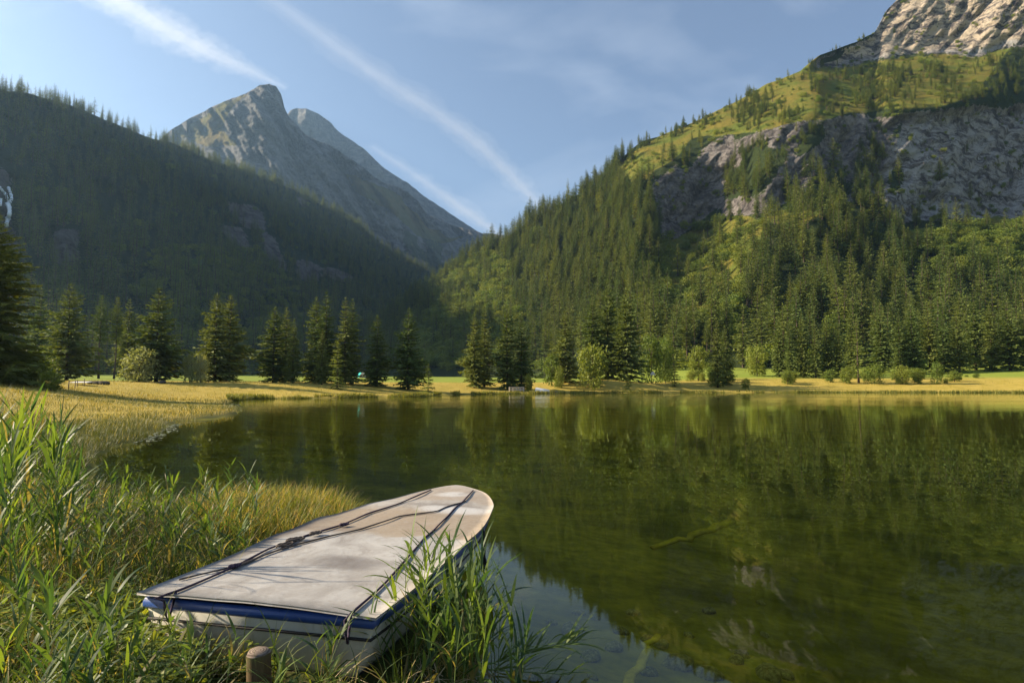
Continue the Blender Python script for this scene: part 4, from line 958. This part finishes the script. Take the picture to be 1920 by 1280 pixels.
for i in range(NA):
    w = np.linspace(0, 1, NBc)[:, None]; L_, R_ = np.array([-le[i, 1], le[i, 0]]), np.array([re_[i, 1], re_[i, 0]])
    xy = L_ * (1 - w) + R_ * w; top.append(np.column_stack([xy, cover_z(xy[:, 1], xy[:, 0])]))
top = np.array(top); bot = top.copy(); bot[..., 2] -= .016
ft_ = grid_faces(NA, NBc); nb_ = NA * NBc; rim = [i * NBc for i in range(NA)][::-1] + [j for j in range(NBc)] + [i * NBc + NBc - 1 for i in range(NA)] + [(NA - 1) * NBc + j for j in range(NBc)][::-1]
rim = [r for i, r in enumerate(rim) if r != rim[i - 1]]
sidef = [(rim[i - 1], rim[i], rim[i] + nb_, rim[i - 1] + nb_) for i in range(len(rim))]
V = np.concatenate([top.reshape(-1, 3), bot.reshape(-1, 3)]); Fq = np.concatenate([ft_[:, ::-1], ft_ + nb_, np.array(sidef)])
k = NT('weathered_cover'); O = k.obj(); s3 = k.n('ShaderNodeSeparateXYZ'); k.l(O, s3.inputs[0])
n1 = k.noise(1.6, 6, O, 0.6); n2 = k.noise(14, 7, O, 0.7); n3 = k.noise(3.2, 5, k.scaled(O, (1.4, .8, 1)), 0.6, .7)
yy = k.math('ADD', s3.outputs['Y'], k.math('MULTIPLY', k.math('SUBTRACT', n1, .5), 1.1))
col = k.mix(k.ramp(n3, .35, .65), (0.28, 0.262, 0.245), (0.37, 0.358, 0.343))
tan = k.math('MULTIPLY', k.ramp(yy, 1.75, 1.95), k.ramp(yy, 2.9, 3.15, 1, .25))
col = k.mix(k.math('MULTIPLY', tan, .75), col, (0.27, 0.205, 0.135))
tan2 = k.math('MULTIPLY', k.ramp(yy, 3.45, 3.6), k.ramp(yy, 4.2, 4.5, 1, .5)); col = k.mix(k.math('MULTIPLY', tan2, .5), col, (0.30, 0.232, 0.168))
def blob(cx, cy, rx, ry):
    a_ = k.math('DIVIDE', k.math('SUBTRACT', s3.outputs['X'], cx), rx); b_ = k.math('DIVIDE', k.math('SUBTRACT', s3.outputs['Y'], cy), ry)
    d = k.math('ADD', k.math('MULTIPLY', a_, a_), k.math('MULTIPLY', b_, b_)); return k.ramp(k.math('ADD', d, k.math('MULTIPLY', k.math('SUBTRACT', n1, .5), 1.8)), .15, 1.1, 1, 0)
for cx, cy, rx, ry, am in ((.12, 1.0, .55, .22, .62), (-.95, 1.75, .12, .5, .8), (-.55, 2.0, .45, .14, .3), (.1, 3.25, .6, .12, .35), (-.86, 1.1, .1, .4, .5)):
    col = k.mix(k.math('MULTIPLY', blob(cx, cy, rx, ry), am), col, (0.085, 0.07, 0.065))
for cx, cy, rx, ry in ((.25, 3.05, .5, .22), (-.1, 4.0, .3, .22)): col = k.mix(k.math('MULTIPLY', blob(cx, cy, rx, ry), .85), col, (0.46, 0.455, 0.45))
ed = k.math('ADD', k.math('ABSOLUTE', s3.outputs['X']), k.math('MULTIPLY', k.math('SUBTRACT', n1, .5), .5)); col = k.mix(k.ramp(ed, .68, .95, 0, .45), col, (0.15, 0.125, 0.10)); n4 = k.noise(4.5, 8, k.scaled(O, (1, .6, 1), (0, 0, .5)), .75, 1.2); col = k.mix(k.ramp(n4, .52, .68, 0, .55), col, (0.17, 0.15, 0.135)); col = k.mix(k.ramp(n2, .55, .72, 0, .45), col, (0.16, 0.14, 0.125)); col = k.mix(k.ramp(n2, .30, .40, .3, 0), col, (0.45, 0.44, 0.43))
sp_ = k.noise(60, 2, O); col = k.mix(k.ramp(sp_, .74, .78, 0, .7), col, (0.06, 0.055, 0.05))
M['cover'] = k.done(k.principled(col, k.ramp(n2, .3, .7, .45, .75), .35, k.bump(k.math('ADD', n2, k.math('MULTIPLY', n3, 2.0)), .35, .006)))
link('cover', mesh_np('cover', V, Fq, [M['cover']]), boat)

def ring(level):
    z_, wf_, a0_, a1_ = level
    pts = [(-p[1] * wf_, a0_ + (a1_ - a0_) * p[0] / 4.69) for p in le] + [(p[1] * wf_ if p[0] < 4.4 else -.32 * wf_ + (p[1] + .32) * wf_, a0_ + (a1_ - a0_) * p[0] / 4.69) for p in re_[::-1][1:]]
    return np.array([(x, y, z_) for x, y in pts])
def loft(levels, closed_bottom=False):
    rings = [ring(l) for l in levels]; n = len(rings[0]); V = np.concatenate(rings); Fq = []
    for q in range(len(rings) - 1):
        for i in range(n): j = (i + 1) % n; Fq.append((q * n + i, q * n + j, (q + 1) * n + j, (q + 1) * n + i))
    if closed_bottom:
        o_ = (len(rings) - 1) * n
        for i in range(NA - 1):
            if i + 1 <= n - 2 - i: Fq.append((o_ + i, o_ + i + 1, o_ + n - 2 - i, o_ + n - 1 - i))
    return V, np.array(Fq)
k = NT('boat_white_gelcoat'); O = k.obj(); n1 = k.noise(3, 6, k.scaled(O, (1, 1, .35)), .65); n2 = k.noise(16, 5, k.scaled(O, (1, 1, .2)), .6)
s3 = k.n('ShaderNodeSeparateXYZ'); k.l(O, s3.inputs[0])
col = k.mix(k.ramp(n1, .4, .7), (0.56, 0.545, 0.50), (0.42, 0.40, 0.33)); col = k.mix(k.ramp(n2, .58, .75, 0, .5), col, (0.26, 0.24, 0.16))
col = k.mix(k.ramp(s3.outputs['Z'], .20, .24, 1, 0), col, (0.015, 0.02, 0.045))
M['gelcoat'] = k.done(k.principled(col, .4, .45))
link('hull', mesh_np('hull', *loft([(.53, .945, .05, 4.55), (.462, .93, .055, 4.50), (.36, .885, .075, 4.36), (.22, .80, .10, 4.12), (.08, .66, .14, 3.85), (-.04, .5, .22, 3.5)], True), [M['gelcoat']]), boat)
M['blue'] = plain('blue_gunwale_paint', (0.02, 0.055, 0.20), .4, .45, .3)
link('gunwale', mesh_np('gunwale', *loft([(.598, .93, .06, 4.54), (.598, .958, .035, 4.58), (.575, .97, .025, 4.60), (.545, .97, .025, 4.60), (.53, .952, .042, 4.56)]), [M['blue']]), boat)
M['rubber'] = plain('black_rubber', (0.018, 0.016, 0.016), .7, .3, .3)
link('rubbing_strip', mesh_np('rubbing_strip', *loft([(.470, .93, .052, 4.51), (.466, .942, .040, 4.53), (.454, .941, .041, 4.525), (.449, .926, .056, 4.50)]), [M['rubber']]), boat)
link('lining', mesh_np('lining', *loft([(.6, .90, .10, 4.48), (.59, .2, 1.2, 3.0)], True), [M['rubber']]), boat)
# lashing ropes
k = NT('purple_black_rope'); O = k.obj(); wv = k.n('ShaderNodeTexWave'); wv.inputs['Scale'].default_value = 9; wv.inputs['Distortion'].default_value = 1.0; k.l(k.scaled(O, (3, 6, 1), (0, 0, .6)), wv.inputs['Vector'])
M['rope'] = k.done(k.principled(k.mix(k.ramp(wv.outputs['Fac'], .4, .6), (0.014, 0.012, 0.016), (0.085, 0.062, 0.10)), .9, .1))
k = NT('grey_rope'); M['greyrope'] = k.done(k.principled(k.mix(k.noise(60, 3, k.obj()), (0.03, 0.026, 0.025), (0.15, 0.125, 0.11)), .9, .1))
def on_cover(px, py, dz=.011):
    z_ = .64
    for _ in range(4):
        q = onz(px, py, z_); u, v = boat_uv(q[0], q[1]); z_ = float(cover_z(u, v)) + dz
    return np.array([v, u, z_])
def rope(pts, r, mat, pre=(), post=(), name='rope', wob=.004):
    P = np.array(list(pre) + [on_cover(*p) for p in pts] + list(post)); t = np.linspace(0, 1, 60); u = np.concatenate([[0], np.cumsum(np.linalg.norm(np.diff(P, axis=0), axis=1))]); u /= u[-1]
    Q = np.stack([np.interp(t, u, P[:, i]) for i in range(3)], -1); m = (Q[:, 1] > .03); Q[m, 2] = np.maximum(Q[m, 2], cover_z(Q[m, 1], Q[m, 0]) + r * .8)
    Q[:, 0] += wob * fbm(t * 9, t * 0 + r * 900, 2); Q[:, 2] += wob * .5 * np.abs(fbm(t * 14, t * 0 + 5, 2))
    return link(name, mesh_np(name, *tube(Q, r * (1 + .10 * np.sin(t * 400)), 7), [mat]), boat)
sl = on_cover(288, 1124); sr = on_cover(657, 1151)
down = lambda p, w: [np.array([p[0] + w, .035, .40]), np.array([p[0], .0, .47]), np.array([p[0], -.035, .57]), np.array([p[0], -.035, .62])]
r1 = rope([(290, 1122), (340, 1105), (440, 1062), (500, 1030), (552, 1011), (600, 996), (645, 982), (690, 962), (745, 945), (808, 918)], .0085, M['rope'], pre=down(sl, .02))
r2 = rope([(336, 1086), (390, 1073), (440, 1061), (510, 1035), (556, 1014)], .0065, M['greyrope'])
r3 = rope([(440, 1064), (505, 1036), (560, 1019), (620, 1004), (675, 992), (750, 967), (817, 958), (873, 939)], .0075, M['greyrope'])
r4 = rope([(658, 1150), (690, 1122), (726, 1089), (770, 1038), (829, 977), (869, 939), (887, 919)], .0085, M['rope'], pre=down(sr, .0))
def knot(px, py, r, n, parent, seed, mat):
    g = np.random.default_rng(seed); c = on_cover(px, py, .018); t = np.linspace(0, 6.28 * n, 26 * n)
    Q = c + np.stack([r * np.cos(t) * (.8 + .3 * np.sin(t * .37)), r * 1.5 * np.sin(t * 1.03 + .5), np.abs(.014 * np.sin(t * 1.7))], -1)
    return link('knot', mesh_np('knot', *tube(Q, .0075, 6), [mat]), parent)
knot(440, 1062, .026, 3, r1, 1, M['rope']); knot(554, 1012, .05, 3, r3, 2, M['greyrope']); knot(592, 1000, .034, 3, r3, 3, M['greyrope']); knot(645, 984, .028, 3, r1, 4, M['rope']); knot(535, 1022, .045, 2, r2, 5, M['greyrope'])
hr = np.array([(.735, 2.55, .60), (.765, 2.55, .55), (.77, 2.55, .40), (.765, 2.56, .28), (.755, 2.58, .20), (.775, 2.6, .16), (.785, 2.58, .22), (.772, 2.555, .30)])
link('rope', mesh_np('rope', *tube(hr, .012, 7), [M['rubber']]), boat)
tag(boat, 'white dinghy with blue gunwale under a stained pale cover lashed with dark ropes', 'boat')

# ------------------------------------------------------------------ mooring post
P = at(490, 1245, 3.5); gz_ = float(ground_z(P[0], 3.5)); ztop = at(490, 1216, 3.5)[2]
k = NT('post_wood'); O = k.obj(); f = k.noise(22, 6, k.scaled(O, (1, 1, .08)), .7); g2 = k.noise(5, 4, O)
M['postwood'] = k.done(k.principled(k.mix(k.ramp(g2, .45, .65, 0, .6), k.mix(f, (0.045, 0.028, 0.016), (0.17, 0.105, 0.05)), (0.08, 0.10, 0.03)), .85, .2, k.bump(f, .6, .01)))
k = NT('post_end_grain'); O = k.obj(); wv = k.n('ShaderNodeTexWave', wave_type='RINGS', rings_direction='Z'); wv.inputs['Scale'].default_value = 22; wv.inputs['Distortion'].default_value = 2.5; k.l(O, wv.inputs['Vector'])
M['endgrain'] = k.done(k.principled(k.mix(wv.outputs['Fac'], (0.10, 0.075, 0.06), (0.24, 0.19, 0.15)), .9, .1))
hh = ztop - gz_ + .12; po = link('mooring_post', None, loc=(P[0], 3.5, gz_ - .12)); po.rotation_euler = (R(2), R(-1.5), 0)
t = np.array([0, .4, .8, 1.0]) * (hh - .012); V, Fq = tube(np.column_stack([t * 0, t * 0, t]), [.066, .064, .062, .062], 20, False)
th_ = np.arctan2(V[:, 1], V[:, 0]); V[:, :2] *= (1 + .05 * np.sin(3 * th_ + 1) + .03 * np.sin(7 * th_))[:, None]
link('shaft', mesh_np('shaft', V, Fq, [M['postwood']]), po)
rg = V[-20:]; c_ = rg.mean(0); V2 = np.concatenate([rg, (rg - c_) * .86 + c_ + (0, 0, .012), [c_ + (0, 0, .014)]]); F2 = [(i, (i + 1) % 20, 20 + (i + 1) % 20, 20 + i) for i in range(20)] + [(20 + i, 20 + i + 1, 20 + (i + 2) % 20, 40) for i in range(0, 20, 2)]
link('cut_top', mesh_np('cut_top', V2, np.array(F2), [M['endgrain']]), po)
tag(po, 'round wooden mooring post with a sawn top in front of the boat stern', 'post')

# ------------------------------------------------------------------ under the water: sunken logs and stones
k = NT('algae_covered_wood'); f = k.noise(7, 6, k.obj(), .7); M['algae'] = k.done(k.principled(k.mix(k.ramp(f, .35, .65), (0.48, 0.38, 0.04), (0.78, 0.64, 0.07)), .95, .05))
k = NT('submerged_stone'); f = k.noise(3.5, 7, k.obj(), .7); M['substone'] = k.done(k.principled(k.mix(k.ramp(f, .35, .65), (0.13, 0.12, 0.06), (0.36, 0.33, 0.21)), .9, .1))
def sunken(pts, r0, r1, label):
    p = np.array([onz(*q) for q in pts]); n = 12; t = np.linspace(0, 1, n); u = np.linspace(0, 1, len(p)); Q = np.stack([np.interp(t, u, p[:, i]) for i in range(3)], -1) - p[0]
    Q += .03 * np.random.default_rng(int(r0 * 1e4)).normal(size=Q.shape) * (1, 1, .5)
    V, Fq = tube(Q, np.linspace(r0, r1, n), 9); V[:, 2] = np.repeat(Q[:, 2], 9).tolist() + [Q[0, 2], Q[-1, 2]] + (V[:, 2] - np.concatenate([np.repeat(Q[:, 2], 9), [Q[0, 2], Q[-1, 2]]])) * .4; tag(link('sunken_log', mesh_np('sunken_log', V, Fq, [M['algae']]), loc=p[0]), label, 'log')
sunken([(1222, 1028, -.42), (1295, 1004, -.28), (1372, 976, -.10)], .07, .10, 'long yellow green log sunk under the clear water right of the boat')
sunken([(1175, 1300, -.40), (1205, 1240, -.42), (1225, 1195, -.44)], .05, .04, 'pale straight log on the lake bed at the bottom edge')
ST_ = [rock_mesh(300 + i, .45, M['substone'], 14, 10, 'submerged_stone') for i in range(5)]
g = np.random.default_rng(12)
spots = [(1075, 1185, .16), (1165, 1185, .11), (1150, 1215, .12), (1268, 1248, .17), (1215, 1262, .10), (1330, 1268, .16), (1440, 1268, .16), (1105, 1235, .12), (1020, 1270, .13), (1380, 1240, .1), (1185, 1150, .10), (1240, 1210, .1)]
for px, py, s_ in spots + [(g.uniform(980, 1500), g.uniform(1130, 1278), g.uniform(.05, .11)) for _ in range(14)]:
    z_ = -.4
    for _ in range(5): q = onz(px, py, z_); z_ = float(ground_z(q[0], q[1]))
    o = link('submerged_stone', ST_[int(g.integers(0, 5))], loc=(q[0], q[1], z_ + s_ * .12)); o.scale = (s_,) * 3; o.rotation_euler = (g.normal(0, .15), g.normal(0, .15), g.uniform(0, 6.28))
    tag(o, 'brownish stone on the shallow lake bed under the clear water', 'stone', 'stones on the shallow lake bed')

# ------------------------------------------------------------------ contrails, high above the haze
k = NT('contrail_ice'); vs = k.n('ShaderNodeVolumeScatter'); vs.inputs['Color'].default_value = (1, 1, 1, 1); vs.inputs['Anisotropy'].default_value = 0.35
CALT = 4200.0
def contrail(pts, wpx, dens, label, seed, flat=0.5, n=110):
    p = np.array([onz(a_, b_, CALT) for a_, b_ in pts]); u = np.concatenate([[0], np.cumsum(np.linalg.norm(np.diff(p, axis=0), axis=1))]); u /= u[-1]; t = np.linspace(0, 1, n)
    Q = np.stack([np.interp(t, u, p[:, i]) for i in range(3)], -1); Q = gsmooth(Q, 3, 0)
    dist = np.linalg.norm(Q, axis=1); w = np.interp(t, np.linspace(0, 1, len(wpx)), wpx) / FPX * dist * .5
    root = link('contrail', None, loc=p[0]); root.empty_display_size = 50
    for name, ws, ds, lump in (('core', .55, .42, .6), ('streak', 1.05, .26, .65), ('veil', 1.9, .14, .6)):
        V, Fq = tube(Q - p[0], np.ones(n), 22, True)
        m = n * 22; ctr = np.repeat(Q - p[0], 22, 0); off = V[:m] - ctr; a_ = np.tile(np.arange(22), n) * (6.2832 / 22); tt = np.repeat(t, 22); sd_ = seed * 3.1 + ws * 7
        rr_ = np.repeat(w * ws, 22) * np.clip(1 + lump * fbm(tt * 22 + sd_, np.cos(a_) * 1.3 + sd_ * 2, 5, .65) + .3 * fbm(tt * 80, np.sin(a_) * 2 + sd_, 3), .2, 2.2); off *= rr_[:, None]; off[:, 2] *= flat
        V[:m] = ctr + off
        kk = NT('contrail_ice'); v_ = kk.n('ShaderNodeVolumeScatter'); v_.inputs['Density'].default_value = dens * ds * 1.7; v_.inputs['Anisotropy'].default_value = .4; kk.l(v_.outputs[0], kk.out.inputs['Volume']); kk.m.cycles.homogeneous_volume = True
        link(name, mesh_np(name, V, Fq, [kk.m]), root)
    tag(root, label, 'contrail', 'contrails across the sky')
contrail([(120, -70), (215, -4), (300, 48), (390, 98), (480, 138), (540, 168)], [50, 48, 46, 38, 24, 10], .0010, 'thick white contrail slanting from the top edge to the mountain peak', 1)
contrail([(480, -20), (565, 38), (640, 95), (720, 150), (800, 200), (880, 255), (950, 320), (1004, 376), (1040, 420)], [24, 32, 36, 34, 32, 28, 24, 20, 14], .0005, 'long white contrail crossing the middle of the sky down to the wooded spur', 2)
contrail([(690, 270), (760, 315), (840, 372), (925, 432), (960, 460)], [12, 22, 24, 20, 12], 0.0005, 'short low contrail ending above the valley notch', 3)

# ------------------------------------------------------------------ haze
hv = NT('valley_haze'); pv = hv.n('ShaderNodeVolumePrincipled')
pv.inputs['Color'].default_value = (0.40, 0.66, 1.0, 1); pv.inputs['Density'].default_value = 0.000065; pv.inputs['Anisotropy'].default_value = 0.5; pv.inputs['Density Attribute'].default_value = ''
hv.l(pv.outputs[0], hv.out.inputs['Volume']); hv.m.cycles.homogeneous_volume = True
V, Fq = box((0, 2400, 930), (9000, 6000, 1890))
tag(link('haze', mesh_np('haze', V, Fq, [hv.m], False)), kind='stuff')
